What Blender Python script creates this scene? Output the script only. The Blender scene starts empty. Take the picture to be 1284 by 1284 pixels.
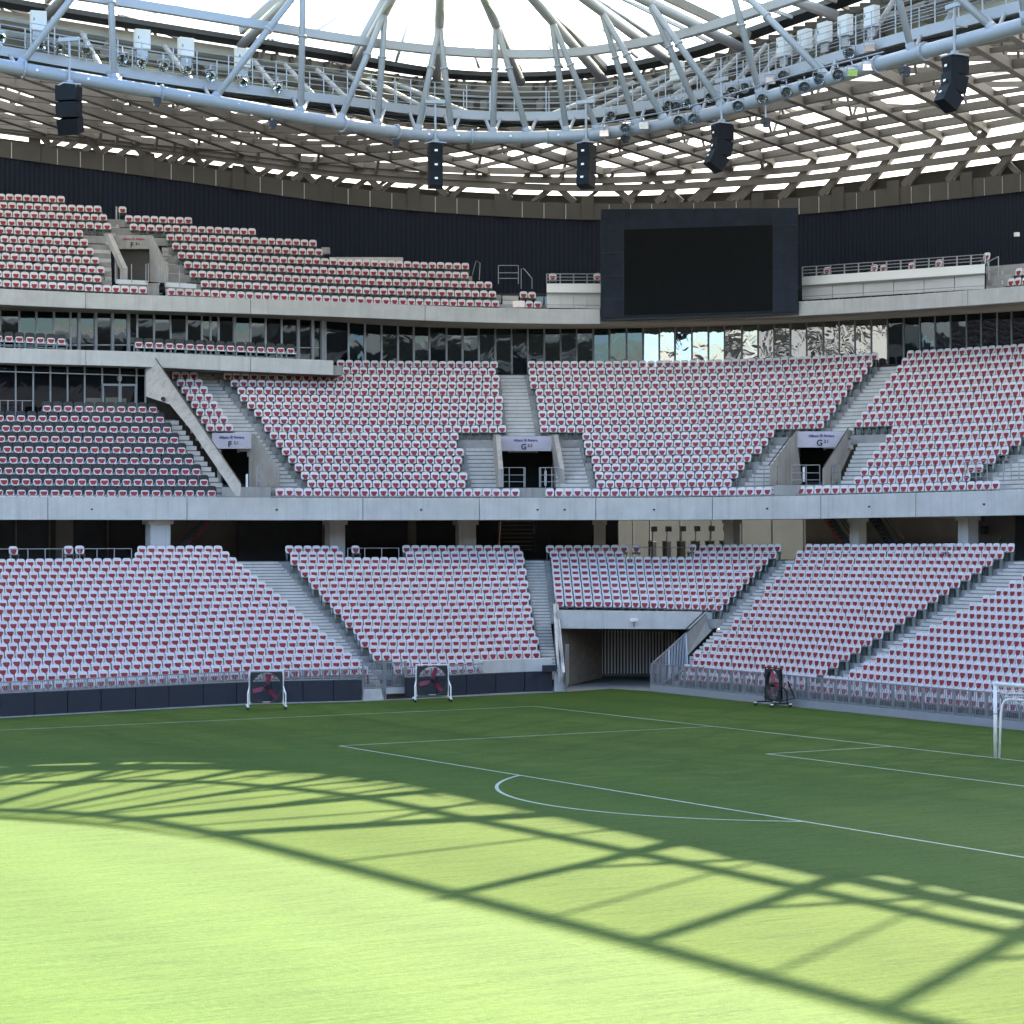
import bpy, bmesh, math, random
import numpy as np
from mathutils import Vector, Matrix
rnd = random.Random(11)
SC = bpy.context.scene
COL = SC.collection
V = Vector
SKY, SUNE, EXPO = .125, 5.0, 2.9

# ---------------------------------------------------------------- camera model (surveyed from the pitch markings)
CP = V((54.458, 91.027, 7.335)); YAW, PIT, ROL, FPX = 4.18224, 0.01285, -0.00398, 2969.944
_f = V((math.cos(YAW)*math.cos(PIT), math.sin(YAW)*math.cos(PIT), math.sin(PIT)))
_r0 = V((math.sin(YAW), -math.cos(YAW), 0)); _u0 = _r0.cross(_f)
_r = math.cos(ROL)*_r0 + math.sin(ROL)*_u0
_u = -math.sin(ROL)*_r0 + math.cos(ROL)*_u0
def ray(px, py): return _f + (px-642)/FPX*_r - (py-642)/FPX*_u
def at(px, py, D): return CP + D*ray(px, py)            # sight line at a depth
def atz(px, py, z):                                      # sight line meets a height
    d = ray(px, py); return CP + d*((z-CP.z)/d.z)
def depth(p): return (V(p)-CP).dot(_f)
def pix(p):
    d = V(p)-CP; z = d.dot(_f); return 642+FPX*d.dot(_r)/z, 642-FPX*d.dot(_u)/z

def interp(xs, ys, x):
    n = len(xs)
    if x <= xs[0]: return ys[0] + (ys[1]-ys[0])/(xs[1]-xs[0])*(x-xs[0])
    if x >= xs[-1]: return ys[-1] + (ys[-1]-ys[-2])/(xs[-1]-xs[-2])*(x-xs[-1])
    i = 0
    while x > xs[i+1]: i += 1
    def m(k):
        if k == 0: return (ys[1]-ys[0])/(xs[1]-xs[0])
        if k == n-1: return (ys[-1]-ys[-2])/(xs[-1]-xs[-2])
        a = (ys[k]-ys[k-1])/(xs[k]-xs[k-1]); b = (ys[k+1]-ys[k])/(xs[k+1]-xs[k])
        return (a*(xs[k+1]-xs[k])+b*(xs[k]-xs[k-1]))/(xs[k+1]-xs[k-1])
    h = xs[i+1]-xs[i]; t = (x-xs[i])/h
    return ((2*t**3-3*t*t+1)*ys[i] + (t**3-2*t*t+t)*h*m(i) + (-2*t**3+3*t*t)*ys[i+1] + (t**3-t*t)*h*m(i+1))

class K:                                                 # a long curve of the bowl
    def __init__(s, tab, dz=0, dD=0):
        s.x = [a[0] for a in tab]; s.y = [a[1] for a in tab]; s.d = [a[2]+dD for a in tab]; s.dz = dz
    def __call__(s, px, dz=0, dD=0):
        p = at(px, interp(s.x, s.y, px), interp(s.x, s.d, px)+dD); p.z += s.dz+dz; return p
    def D(s, px): return interp(s.x, s.d, px)
    def Y(s, px): return interp(s.x, s.y, px)
    def normal(s, px):                                   # plan normal, away from the pitch
        t = s(px+2)-s(px-2); n = V((t.y, -t.x, 0)).normalized()
        if n.dot(V((52, 34, 0))-s(px)) > 0: n = -n
        return n

def plane3(a, b, c, pts):                                # picture points carried onto the plane of three surveyed ones
    A, B, C = (at(*q) for q in (a, b, c)); n = (B-A).cross(C-A)
    return [CP + ray(x, y)*((A-CP).dot(n)/ray(x, y).dot(n)) for x, y in pts]
def atDz(px, D, z):
    p = at(px, 642, D); p.z = z; return p

# ---------------------------------------------------------------- materials
def mat(name, col, rough=.6, metal=0, noise=0, nscale=4, drip=0, bump=0, bscale=30, spec=.5, stripes=None, col2=None, emis=None):
    m = bpy.data.materials.new(name); m.use_nodes = True
    nt = m.node_tree; b = nt.nodes['Principled BSDF']
    b.inputs['Base Color'].default_value = (*col, 1); b.inputs['Roughness'].default_value = rough
    b.inputs['Metallic'].default_value = metal; b.inputs['Specular IOR Level'].default_value = spec
    tc = nt.nodes.new('ShaderNodeTexCoord')
    geo = nt.nodes.new('ShaderNodeNewGeometry')
    if noise:
        n1 = nt.nodes.new('ShaderNodeTexNoise'); n1.inputs['Scale'].default_value = nscale; n1.inputs['Detail'].default_value = 6
        n1.inputs['Roughness'].default_value = .65
        nt.links.new(geo.outputs['Position'], n1.inputs['Vector'])
        mx = nt.nodes.new('ShaderNodeMix'); mx.data_type = 'RGBA'
        c2 = col2 or tuple(c*(1-noise) for c in col); c1 = tuple(min(1, c*(1+noise*.6)) for c in col)
        mx.inputs['A'].default_value = (*c2, 1); mx.inputs['B'].default_value = (*c1, 1)
        rp = nt.nodes.new('ShaderNodeValToRGB'); rp.color_ramp.elements[0].position = .3; rp.color_ramp.elements[1].position = .7
        nt.links.new(n1.outputs['Fac'], rp.inputs['Fac']); nt.links.new(rp.outputs['Color'], mx.inputs['Factor'])
        nt.links.new(mx.outputs['Result'], b.inputs['Base Color'])
    if drip:                                                 # rain streaks: noise stretched along the height
        mp = nt.nodes.new('ShaderNodeMapping'); mp.inputs['Scale'].default_value = (3.2, 3.2, .12); nt.links.new(geo.outputs['Position'], mp.inputs['Vector'])
        n3 = nt.nodes.new('ShaderNodeTexNoise'); n3.inputs['Scale'].default_value = 1; n3.inputs['Detail'].default_value = 7; n3.inputs['Roughness'].default_value = .7; nt.links.new(mp.outputs['Vector'], n3.inputs['Vector'])
        mr = nt.nodes.new('ShaderNodeMapRange'); mr.inputs['From Min'].default_value = .50; mr.inputs['From Max'].default_value = .78; mr.inputs['To Max'].default_value = drip; nt.links.new(n3.outputs['Fac'], mr.inputs['Value'])
        m3 = nt.nodes.new('ShaderNodeMix'); m3.data_type = 'RGBA'; m3.inputs['B'].default_value = (col[0]*.42, col[1]*.42, col[2]*.41, 1)
        nt.links.new(mr.outputs['Result'], m3.inputs['Factor']); nt.links.new(mx.outputs['Result'], m3.inputs['A']); nt.links.new(m3.outputs['Result'], b.inputs['Base Color'])
    if bump:
        n2 = nt.nodes.new('ShaderNodeTexNoise'); n2.inputs['Scale'].default_value = bscale; n2.inputs['Detail'].default_value = 4
        nt.links.new(geo.outputs['Position'], n2.inputs['Vector'])
        bp = nt.nodes.new('ShaderNodeBump'); bp.inputs['Strength'].default_value = bump
        nt.links.new(n2.outputs['Fac'], bp.inputs['Height']); nt.links.new(bp.outputs['Normal'], b.inputs['Normal'])
    if emis: b.inputs['Emission Color'].default_value = (*emis, 1); b.inputs['Emission Strength'].default_value = 1
    return m

M = {}
M['concrete'] = mat('concrete', (.32, .317, .31), .85, noise=.22, nscale=.7, drip=.75, bump=.15)
M['concrete_step'] = mat('concrete_step', (.28, .28, .28), .9, noise=.28, nscale=1.3, bump=.2)
M['riser_foot_shade'] = mat('riser_foot_shade', (.15, .15, .15), .9, noise=.25, nscale=2)  # dark strip at each riser's foot: step-edge shade put into the colour
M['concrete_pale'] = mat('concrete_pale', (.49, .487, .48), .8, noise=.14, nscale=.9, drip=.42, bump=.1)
M['concrete_warm'] = mat('concrete_warm', (.33, .31, .28), .85, noise=.2, nscale=.6)
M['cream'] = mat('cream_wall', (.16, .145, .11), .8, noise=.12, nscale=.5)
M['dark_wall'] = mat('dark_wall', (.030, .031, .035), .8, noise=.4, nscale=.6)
M['dark_metal'] = mat('dark_metal', (.016, .018, .021), .45, .3)
M['navy_pad'] = mat('navy_pad', (.010, .0155, .029), .6, noise=.2, nscale=2)
M['seat_white'] = mat('seat_white', (.64, .635, .675), .42, noise=.10, nscale=2.6)
M['seat_red'] = mat('seat_red', (.25, .009, .018), .5, noise=.35, nscale=1.7)
M['seat_black'] = mat('seat_black', (.008, .009, .010), .5)
M['seat_grey'] = mat('seat_bracket', (.17, .215, .22), .5, .4)
M['steel'] = mat('galvanised_steel', (.29, .31, .34), .42, .55, noise=.12, nscale=6)
M['white_steel'] = mat('painted_steel', (.265, .275, .295), .38, 0, noise=.06, nscale=3)
M['pale_steel'] = mat('pale_painted_steel', (.29, .30, .322), .4, 0)
M['lattice'] = mat('lattice_beam', (.135, .128, .120), .6, 0, noise=.12, nscale=1.2)
M['taupe'] = mat('taupe_panel', (.064, .060, .053), .7, 0, noise=.12, nscale=1)
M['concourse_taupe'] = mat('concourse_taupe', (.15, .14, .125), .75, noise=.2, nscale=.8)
M['white_paint'] = mat('white_paint', (.80, .80, .80), .35)
M['white_wall'] = mat('white_wall', (.62, .62, .62), .6, noise=.08, nscale=1)
M['cabinet'] = mat('cabinet_paint', (.5, .53, .56), .4)
M['black_box'] = mat('speaker_black', (.0025, .0035, .006), .55, noise=.3, nscale=5, spec=.2)
M['screen'] = mat('screen_panel', (.0085, .0098, .0112), .7, noise=.15, nscale=3, spec=.06)
M['screen_side'] = mat('screen_side_panel', (.018, .025, .040), .6, noise=.3, nscale=1.2, spec=.15)
M['sign'] = mat('sign_panel', (.45, .42, .49), .5, noise=.05, nscale=4)
M['sign_blue'] = mat('sign_lettering', (.07, .05, .22), .6)
M['sign_black'] = mat('sign_black', (.02, .02, .025), .6)
M['sign_red'] = mat('sign_lettering_red', (.35, .04, .09), .6)
M['fan_red'] = mat('fan_blade', (.30, .03, .07), .45)
M['fan_dark'] = mat('fan_guard', (.010, .016, .018), .5)
M['rubber'] = mat('rubber', (.02, .02, .02), .8)
M['net'] = mat('net_cord', (.72, .72, .72), .7)
M['brick'] = mat('tunnel_brick', (.16, .13, .105), .85, noise=.3, nscale=3)
M['line'] = mat('line_paint', (.27, .33, .26), .8, noise=.25, nscale=9)
M['asphalt'] = mat('apron', (.20, .20, .20), .9, noise=.25, nscale=1.2)
M['earth'] = mat('ground', (.22, .21, .19), .9, noise=.2, nscale=.2)
M['red_steel'] = mat('red_paint', (.28, .02, .03), .5)
M['paper'] = mat('paper', (.72, .66, .62), .8, noise=.2, nscale=8)
M['stand_far'] = mat('far_seats', (.42, .36, .38), .8, noise=.3, nscale=.6)
M['plant'] = mat('plant', (.04, .07, .03), .8)

def ribbed(name, c1, c2, scale, u='x'):                   # standing-seam cladding: ribs follow the sheet's own UV map
    m = mat(name, c1, .7, spec=.2); nt = m.node_tree; b = nt.nodes['Principled BSDF']
    uv = nt.nodes.new('ShaderNodeUVMap'); w = nt.nodes.new('ShaderNodeTexWave'); w.inputs['Scale'].default_value = scale
    w.inputs['Distortion'].default_value = 0; nt.links.new(uv.outputs['UV'], w.inputs['Vector'])
    mx = nt.nodes.new('ShaderNodeMix'); mx.data_type = 'RGBA'; mx.inputs['A'].default_value = (*c2, 1); mx.inputs['B'].default_value = (*c1, 1)
    rp = nt.nodes.new('ShaderNodeValToRGB'); rp.color_ramp.elements[0].position = .05; rp.color_ramp.elements[1].position = .3
    nt.links.new(w.outputs['Fac'], rp.inputs['Fac']); nt.links.new(rp.outputs['Color'], mx.inputs['Factor']); nt.links.new(mx.outputs['Result'], b.inputs['Base Color'])
    bp = nt.nodes.new('ShaderNodeBump'); bp.inputs['Strength'].default_value = .5; bp.inputs['Distance'].default_value = .05
    nt.links.new(w.outputs['Fac'], bp.inputs['Height']); nt.links.new(bp.outputs['Normal'], b.inputs['Normal'])
    return m
M['navy_clad'] = ribbed('navy_cladding', (.0082, .013, .0265), (.0042, .0066, .0135), 1.05)

def glass_mat(name, col, wav, wscale, rough=.02, spec=.5, ior=1.5):
    m = mat(name, col, rough, spec=spec); nt = m.node_tree; b = nt.nodes['Principled BSDF']; b.inputs['IOR'].default_value = ior; b.inputs['Specular Tint'].default_value = (.72, .88, 1, 1)
    geo = nt.nodes.new('ShaderNodeNewGeometry'); n = nt.nodes.new('ShaderNodeTexNoise'); n.inputs['Scale'].default_value = wscale; n.inputs['Detail'].default_value = 2
    n.inputs['Distortion'].default_value = .8
    nt.links.new(geo.outputs['Position'], n.inputs['Vector'])
    bp = nt.nodes.new('ShaderNodeBump'); bp.inputs['Strength'].default_value = wav; bp.inputs['Distance'].default_value = .1
    nt.links.new(n.outputs['Fac'], bp.inputs['Height']); nt.links.new(bp.outputs['Normal'], b.inputs['Normal'])
    return m
M['glass'] = glass_mat('lounge_glass', (.007, .0105, .0128), .05, .7)
M['glass_mirror'] = glass_mat('mirror_glass', (.19, .195, .20), .08, 1.1); M['glass_mirror'].node_tree.nodes['Principled BSDF'].inputs['Metallic'].default_value = .85
M['glass_box'] = glass_mat('box_glass', (.0035, .0045, .0055), .03, .6)
M['lens'] = mat('lamp_lens', (.75, .78, .80), .08, .9)

def skin_mat(name, trans_col, w_transp, w_transl, w_dif):  # roof foils: part clear, part diffusing
    m = bpy.data.materials.new(name); m.use_nodes = True; nt = m.node_tree; nt.nodes.clear()
    o = nt.nodes.new('ShaderNodeOutputMaterial')
    tp = nt.nodes.new('ShaderNodeBsdfTransparent'); tp.inputs['Color'].default_value = (*trans_col, 1)
    tl = nt.nodes.new('ShaderNodeBsdfTranslucent'); tl.inputs['Color'].default_value = (.9, .9, .88, 1)
    df = nt.nodes.new('ShaderNodeBsdfDiffuse'); df.inputs['Color'].default_value = (.8, .8, .78, 1)
    a = nt.nodes.new('ShaderNodeMixShader'); c = nt.nodes.new('ShaderNodeMixShader')
    s = w_transp+w_transl+w_dif
    a.inputs['Fac'].default_value = w_transl/(w_transl+w_dif); nt.links.new(df.outputs[0], a.inputs[1]); nt.links.new(tl.outputs[0], a.inputs[2])
    c.inputs['Fac'].default_value = w_transp/s; nt.links.new(a.outputs[0], c.inputs[1]); nt.links.new(tp.outputs[0], c.inputs[2])
    nt.links.new(c.outputs[0], o.inputs['Surface']); return m
M['etfe'] = skin_mat('clear_foil', (1, .985, .78), .68, .16, .16)
M['membrane'] = skin_mat('white_membrane', (1, 1, 1), .02, .30, .68)

def grass_mat():
    m = bpy.data.materials.new('turf'); m.use_nodes = True; nt = m.node_tree; b = nt.nodes['Principled BSDF']
    b.inputs['Roughness'].default_value = .9; b.inputs['Specular IOR Level'].default_value = .08
    geo = nt.nodes.new('ShaderNodeNewGeometry')
    def noise(scale, detail, sc=None):
        n = nt.nodes.new('ShaderNodeTexNoise'); n.inputs['Scale'].default_value = scale; n.inputs['Detail'].default_value = detail
        src = geo.outputs['Position']
        if sc:
            mp = nt.nodes.new('ShaderNodeMapping'); mp.inputs['Scale'].default_value = sc; mp.inputs['Rotation'].default_value = (0, 0, sc[2])
            nt.links.new(src, mp.inputs['Vector']); src = mp.outputs['Vector']
        nt.links.new(src, n.inputs['Vector']); return n.outputs['Fac']
    def mix(a, bb, f, lo, hi):
        rp = nt.nodes.new('ShaderNodeMapRange'); rp.inputs['From Min'].default_value = lo; rp.inputs['From Max'].default_value = hi
        nt.links.new(f, rp.inputs['Value']); x = nt.nodes.new('ShaderNodeMix'); x.data_type = 'RGBA'
        nt.links.new(rp.outputs['Result'], x.inputs['Factor'])
        for k, v in (('A', a), ('B', bb)):
            if isinstance(v, tuple): x.inputs[k].default_value = (*v, 1)
            else: nt.links.new(v, x.inputs[k])
        return x.outputs['Result']
    fine = noise(26, 5); mid = noise(1.3, 5, (1, .35, 0)); big = noise(.12, 3); pale = noise(.55, 4, (.5, 1.6, .3))
    w = nt.nodes.new('ShaderNodeTexWave'); w.inputs['Scale'].default_value = .0285*2; w.bands_direction = 'X'; w.inputs['Distortion'].default_value = .6; w.inputs['Detail'].default_value = 2; w.inputs['Detail Scale'].default_value = 3
    nt.links.new(geo.outputs['Position'], w.inputs['Vector'])
    clump = noise(7.5, 8); streak = noise(1.0, 6, (.22, 2.1, .55)); streak2 = noise(3.0, 5, (.3, 2.4, .55))
    ad = nt.nodes.new('ShaderNodeMath'); ad.operation = 'ADD'; nt.links.new(fine, ad.inputs[0]); nt.links.new(clump, ad.inputs[1])
    ad2 = nt.nodes.new('ShaderNodeMath'); ad2.operation = 'ADD'; nt.links.new(ad.outputs[0], ad2.inputs[0]); nt.links.new(streak2, ad2.inputs[1])
    tex = ad2.outputs[0]
    c = mix(GR[0], GR[1], tex, 1.14, 1.86)
    c2 = mix(GR[2], GR[3], tex, 1.14, 1.86)
    st = nt.nodes.new('ShaderNodeMath'); st.operation = 'MULTIPLY'; st.inputs[1].default_value = .8; nt.links.new(w.outputs['Fac'], st.inputs[0])
    c = mix(c, c2, st.outputs[0], 0, 1)
    c = mix(c, GR[4], streak, .42, 1.0)
    c = mix(c, GR[5], pale, .66, 1.2)
    nt.links.new(c, b.inputs['Base Color'])
    bp = nt.nodes.new('ShaderNodeBump'); bp.inputs['Strength'].default_value = .5; bp.inputs['Distance'].default_value = .02
    nt.links.new(fine, bp.inputs['Height']); nt.links.new(bp.outputs['Normal'], b.inputs['Normal'])
    return m
GR = [(.0185, .0445, .0072), (.052, .091, .0165), (.0262, .0565, .0095), (.0625, .104, .019), (.052, .089, .018), (.10, .125, .05)]
M['turf'] = grass_mat()

# ---------------------------------------------------------------- mesh helpers
class MB:
    def __init__(s): s.v = []; s.f = []; s.m = []; s.uv = None
    def add(s, vs, fs, mi=0):
        o = len(s.v); s.v += [tuple(p) for p in vs]; s.f += [tuple(i+o for i in f) for f in fs]; s.m += [mi]*len(fs); return s
    def box(s, c, size, rot=None, mi=0):
        x, y, z = (q/2 for q in size); c = V(c)
        vs = [V(p) for p in ((-x,-y,-z),(x,-y,-z),(x,y,-z),(-x,y,-z),(-x,-y,z),(x,-y,z),(x,y,z),(-x,y,z))]
        if rot is not None: vs = [rot @ p for p in vs]
        return s.add([p+c for p in vs], [(3,2,1,0),(4,5,6,7),(0,1,5,4),(1,2,6,5),(2,3,7,6),(3,0,4,7)], mi)
    def bar(s, a, b, w, h, up=(0,0,1), mi=0):               # rectangular bar between two points
        a, b = V(a), V(b); t = (b-a).normalized(); up = V(up)
        if abs(t.dot(up)) > .99: up = V((1,0,0))
        r = t.cross(up).normalized(); u = r.cross(t)
        vs = [p + r*i*w/2 + u*j*h/2 for p in (a, b) for i, j in ((-1,-1),(1,-1),(1,1),(-1,1))]
        return s.add(vs, [(3,2,1,0),(4,5,6,7),(0,1,5,4),(1,2,6,5),(2,3,7,6),(3,0,4,7)], mi)
    def tube(s, pts, r, n=8, mi=0, cap=True):
        pts = [V(p) for p in pts]; o = len(s.v); rs = r if isinstance(r, (list, tuple)) else [r]*len(pts)
        ref = None
        for i, p in enumerate(pts):
            t = (pts[min(i+1, len(pts)-1)]-pts[max(i-1, 0)]).normalized()
            if ref is None: ref = V((0,0,1)) if abs(t.z) < .9 else V((1,0,0))
            a = t.cross(ref).normalized(); b = a.cross(t)
            ref = b
            for k in range(n):
                q = 2*math.pi*k/n; s.v.append(tuple(p + (a*math.cos(q)+b*math.sin(q))*rs[i]))
        for i in range(len(pts)-1):
            for k in range(n):
                s.f.append((o+i*n+k, o+i*n+(k+1)%n, o+(i+1)*n+(k+1)%n, o+(i+1)*n+k)); s.m.append(mi)
        if cap:
            s.f.append(tuple(o+k for k in reversed(range(n)))); s.f.append(tuple(o+(len(pts)-1)*n+k for k in range(n))); s.m += [mi, mi]
        return s
    def sweep(s, pts, nrm, prof, closed=True, cap=True, mi=0):  # profile (outward, up) carried along points with plan normals
        o = len(s.v); k = len(prof)
        for p, n in zip(pts, nrm):
            for a, z in prof: s.v.append(tuple(V(p)+V(n)*a+V((0,0,z))))
        kk = k if closed else k-1
        for i in range(len(pts)-1):
            for j in range(kk):
                s.f.append((o+i*k+j, o+i*k+(j+1)%k, o+(i+1)*k+(j+1)%k, o+(i+1)*k+j)); s.m.append(mi)
        if cap and closed:
            s.f.append(tuple(o+j for j in reversed(range(k)))); s.f.append(tuple(o+(len(pts)-1)*k+j for j in range(k))); s.m += [mi, mi]
        return s
    def slab(s, poly, vec, mi=0):                           # polygon given thickness along vec
        n = len(poly); vec = V(vec); vs = [V(p) for p in poly]+[V(p)+vec for p in poly]
        return s.add(vs, [tuple(range(n)), tuple(reversed(range(n, 2*n)))]+[(i, i+n, (i+1) % n+n, (i+1) % n) for i in range(n)], mi)
    def grid(s, rows, mi=0):                                # sheet from rows of points
        w = len(rows[0]); o = len(s.v)
        for r in rows: s.v += [tuple(p) for p in r]
        for i in range(len(rows)-1):
            for j in range(w-1):
                s.f.append((o+i*w+j, o+i*w+j+1, o+(i+1)*w+j+1, o+(i+1)*w+j)); s.m.append(mi)
        return s
    def mesh(s, name, mats, smooth=False, fix=True):
        me = bpy.data.meshes.new(name); me.from_pydata(s.v, [], s.f)
        for m in mats: me.materials.append(M[m])
        if len(mats) > 1: me.polygons.foreach_set('material_index', s.m)
        if fix:
            bm = bmesh.new(); bm.from_mesh(me); bmesh.ops.recalc_face_normals(bm, faces=bm.faces); bm.to_mesh(me); bm.free()
        if smooth: me.polygons.foreach_set('use_smooth', [True]*len(me.polygons))
        me.update(); return me
    def build(s, name, mats, parent=None, smooth=False, fix=True, bevel=0):
        if isinstance(mats, str): mats = [mats]
        ob = bpy.data.objects.new(name, s.mesh(name, mats, smooth, fix)); COL.objects.link(ob)
        if parent: ob.parent = parent; ob.matrix_parent_inverse = parent.matrix_world.inverted() if False else Matrix.Translation(-V(parent.location)) if parent.rotation_euler[2] == 0 and parent.parent is None else Matrix()
        if bevel:
            bv = ob.modifiers.new('bevel', 'BEVEL'); bv.width = bevel; bv.segments = 2; bv.limit_method = 'ANGLE'
        return ob
def tag(o, label=None, cat=None, group=None, kind=None):
    if label: o['label'] = label
    if cat: o['category'] = cat
    if group: o['group'] = group
    if kind: o['kind'] = kind
    return o
def thing(name, label, cat, loc=(0,0,0), group=None, rz=0):
    o = bpy.data.objects.new(name, None); o.empty_display_size = .2; COL.objects.link(o); o.location = loc; o.rotation_euler = (0,0,rz)
    return tag(o, label, cat, group)
def dup(root, mtx, label, group):
    r = root.copy(); COL.objects.link(r); r.matrix_world = mtx; r['label'] = label; r['group'] = group
    for ch in root.children:
        c = ch.copy(); COL.objects.link(c); c.parent = r
        for g in ch.children:
            d = g.copy(); COL.objects.link(d); d.parent = c
    return r
ORD = 'first second third fourth fifth sixth seventh eighth ninth tenth eleventh twelfth thirteenth fourteenth fifteenth sixteenth seventeenth eighteenth nineteenth twentieth'.split()
def od(n):
    if n < 20: return ORD[n]
    if n < 29: return 'twenty-'+ORD[n-20]
    if n == 29: return 'thirtieth'
    if n < 39: return 'thirty-'+ORD[n-30]
    return 'fortieth' if n == 39 else 'forty-'+ORD[n-40]
def pxs(a, b, step=14):
    n = max(2, int(abs(b-a)/step)+2); return [a+(b-a)*i/(n-1) for i in range(n)]
def band(k, a, b, prof, step=14, mb=None, mi=0, dz=0, dD=0):
    q = pxs(a, b, step); return (mb or MB()).sweep([k(x, dz, dD) for x in q], [k.normal(x) for x in q], prof, mi=mi)
def text_mesh(name, body, size, m, loc, xdir, parent, up=V((0,0,1)), ext=.01):
    cu = bpy.data.curves.new('t', 'FONT'); cu.body = body; cu.size = size; cu.align_x = 'CENTER'; cu.align_y = 'CENTER'; cu.extrude = ext; cu.offset = size*.025
    to = bpy.data.objects.new('t', cu); COL.objects.link(to)
    bpy.context.view_layer.update()
    me = bpy.data.meshes.new_from_object(to.evaluated_get(bpy.context.evaluated_depsgraph_get()))
    bpy.data.objects.remove(to); bpy.data.curves.remove(cu)
    xd = V(xdir).normalized(); zd = xd.cross(up).normalized()
    mm = Matrix((xd, up, zd)).transposed().to_4x4(); mm.translation = V(loc); me.transform(mm)
    me.name = name; me.materials.clear(); me.materials.append(M[m])
    ob = bpy.data.objects.new(name, me); COL.objects.link(ob)
    if parent: ob.parent = parent; ob.matrix_parent_inverse = Matrix.Translation(-V(parent.location))
    return ob
# ================================================================ GROUND
g = MB(); g.add([(-900,-900,-.03),(1000,-900,-.03),(1000,1000,-.03),(-900,1000,-.03)], [(0,1,2,3)]); tag(g.build('ground', 'earth'), kind='structure')
g = MB(); g.add([(-60,-62,-.012),(165,-62,-.012),(165,130,-.012),(-60,130,-.012)], [(0,1,2,3)]); tag(g.build('apron', 'asphalt'), kind='structure')
PT = [atz(*p, 0) for p in ((0,900.6),(150,892.3),(320,883.4),(454,879.6),(693,868.3),(770,862),(818,867.4),(930,879.5),(1040,891),(1150,902.5),(1284,916.5))]
poly = [(150, -7.2, 0), (60, -6.6, 0)] + [tuple(p) for p in PT] + [(-8.2, 40, 0), (-8, 76, 0), (150, 76, 0)]
g = MB(); g.add([(x, y, 0) for x, y, z in poly], [tuple(range(len(poly)))]); tag(g.build('pitch', 'turf'), kind='structure')
g = MB()
def ln(a, b, w=.10):
    a, b = V((*a, .004)), V((*b, .004)); t = (b-a).normalized(); n = V((-t.y, t.x, 0))*w/2
    g.add([a-n, b-n, b+n, a+n], [(0,1,2,3)])
ln((0,-.05),(0,68)); ln((.05,0),(105,0)); ln((.05,68),(105,68))
ln((.05,13.84),(16.55,13.84)); ln((16.5,13.89),(16.5,54.16)); ln((.05,54.16),(16.55,54.16))
ln((.05,24.84),(5.55,24.84)); ln((5.5,24.89),(5.5,43.16)); ln((.05,43.16),(5.55,43.16))
a0 = math.acos(5.5/9.15); q = [(11+9.15*math.cos(t), 34+9.15*math.sin(t)) for t in [-a0+2*a0*i/60 for i in range(61)]]
arc = MB()
vs = []
for (x, y) in q:
    d = V((x-11, y-34, 0)).normalized()*.055; vs += [(x-d.x, y-d.y, .005), (x+d.x, y+d.y, .005)]
g.add(vs, [(2*i, 2*i+1, 2*i+3, 2*i+2) for i in range(60)])
tag(g.build('pitch_markings', 'line'), kind='structure')

# ================================================================ BOWL CURVES (camera column, picture row, depth)
SH = -.85                                                   # the surveyed rows are seat tops; floors lie 0.85 m lower
LF = K([(-400,874,94),(-150,864,99),(0,856,102.2),(206,847,106.6),(465,835,111.6),(560,836,113.6),(700,832,117.2),(842,841,116.4),(946,848,110.5),(1044,858.5,104.6),(1150,868,99.2),(1284,880,93),(1450,897,86)], SH)
LT = K([(-600,687,100),(-150,685,111),(0,684.6,115.5),(300,684,121.5),(640,683.5,127),(800,683,127),(900,682.5,124.2),(1000,682,120.3),(1150,681.5,114.2),(1284,681,108),(1500,680,97),(1800,679,82)], SH)
NL = 20
MF = K([(-300,610,111),(0,611.5,119),(300,611.5,122.3),(640,612.5,125),(900,611,121.5),(1100,607,116),(1284,601,109.5),(1500,592,101)], SH)
MT = K([(-300,436,124),(0,444,131),(300,449.5,135.3),(640,452.5,138.5),(860,451,137),(1000,447,134.2),(1100,441.5,130.6),(1284,430.5,123),(1500,413,113)], SH)
NM = 18
PF = K([(-300,607,111.4),(0,610.5,119.2),(280,611.5,122.6)], SH-.05)
PTT = K([(-300,501,118.7),(0,504.5,126.5),(280,507.5,130)], SH-.05)
NP = 9
BX = K([(-300,404,122),(0,418.5,129),(120,424,130.6),(372,434.6,133.8),(430,437,134.6)], SH)
UF = K([(-300,333,122),(0,350,130),(171,358.5,132.4),(440,371,136.4),(640,376.3,138.6),(760,378,138.8),(900,373.5,136.2),(1100,361,129.4),(1284,347,121),(1500,326,110)], SH)
UT = K([(-300,222,130),(0,242,138),(300,253,142.6),(640,266,146.8),(760,268,147),(900,263,144.4),(1100,249,137.6),(1284,232,129),(1500,205,118)], SH)
NU = 11
F2T = K([(-300,343,120.6),(0,362,128.6),(440,379,135),(600,385.5,136.7),(752,387.5,137.4),(1002,378,131.9),(1284,358.3,119.6),(1500,338,108.6)])
F1T = K([(-300,621,110.3),(0,622.6,118.2),(440,624.2,122.7),(640,624.3,124.2),(860,623.6,121.8),(1000,621.6,118.2),(1150,617.8,113.4),(1284,614.2,108.7),(1500,607,100)])
WB = K([(-300,150,136),(0,197,144.5),(219,226,147.5),(440,257,150),(626,271.5,151.6),(752,276,151.8),(880,274,149.6),(1002,269,146.8),(1150,254.5,140.6),(1284,240,134),(1500,212,122)])
TW = {'L': (LF, LT, NL), 'M': (MF, MT, NM), 'P': (PF, PTT, NP), 'U': (UF, UT, NU)}
def rowpt(tier, w, t, a0, a1, b0, b1):                      # point on a row: w up the rake, t along the block
    kb, kt, n = TW[tier]
    p = kb(a0+(a1-a0)*t); q = kt(b0+(b1-b0)*t)
    return p.lerp(q, w)

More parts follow.
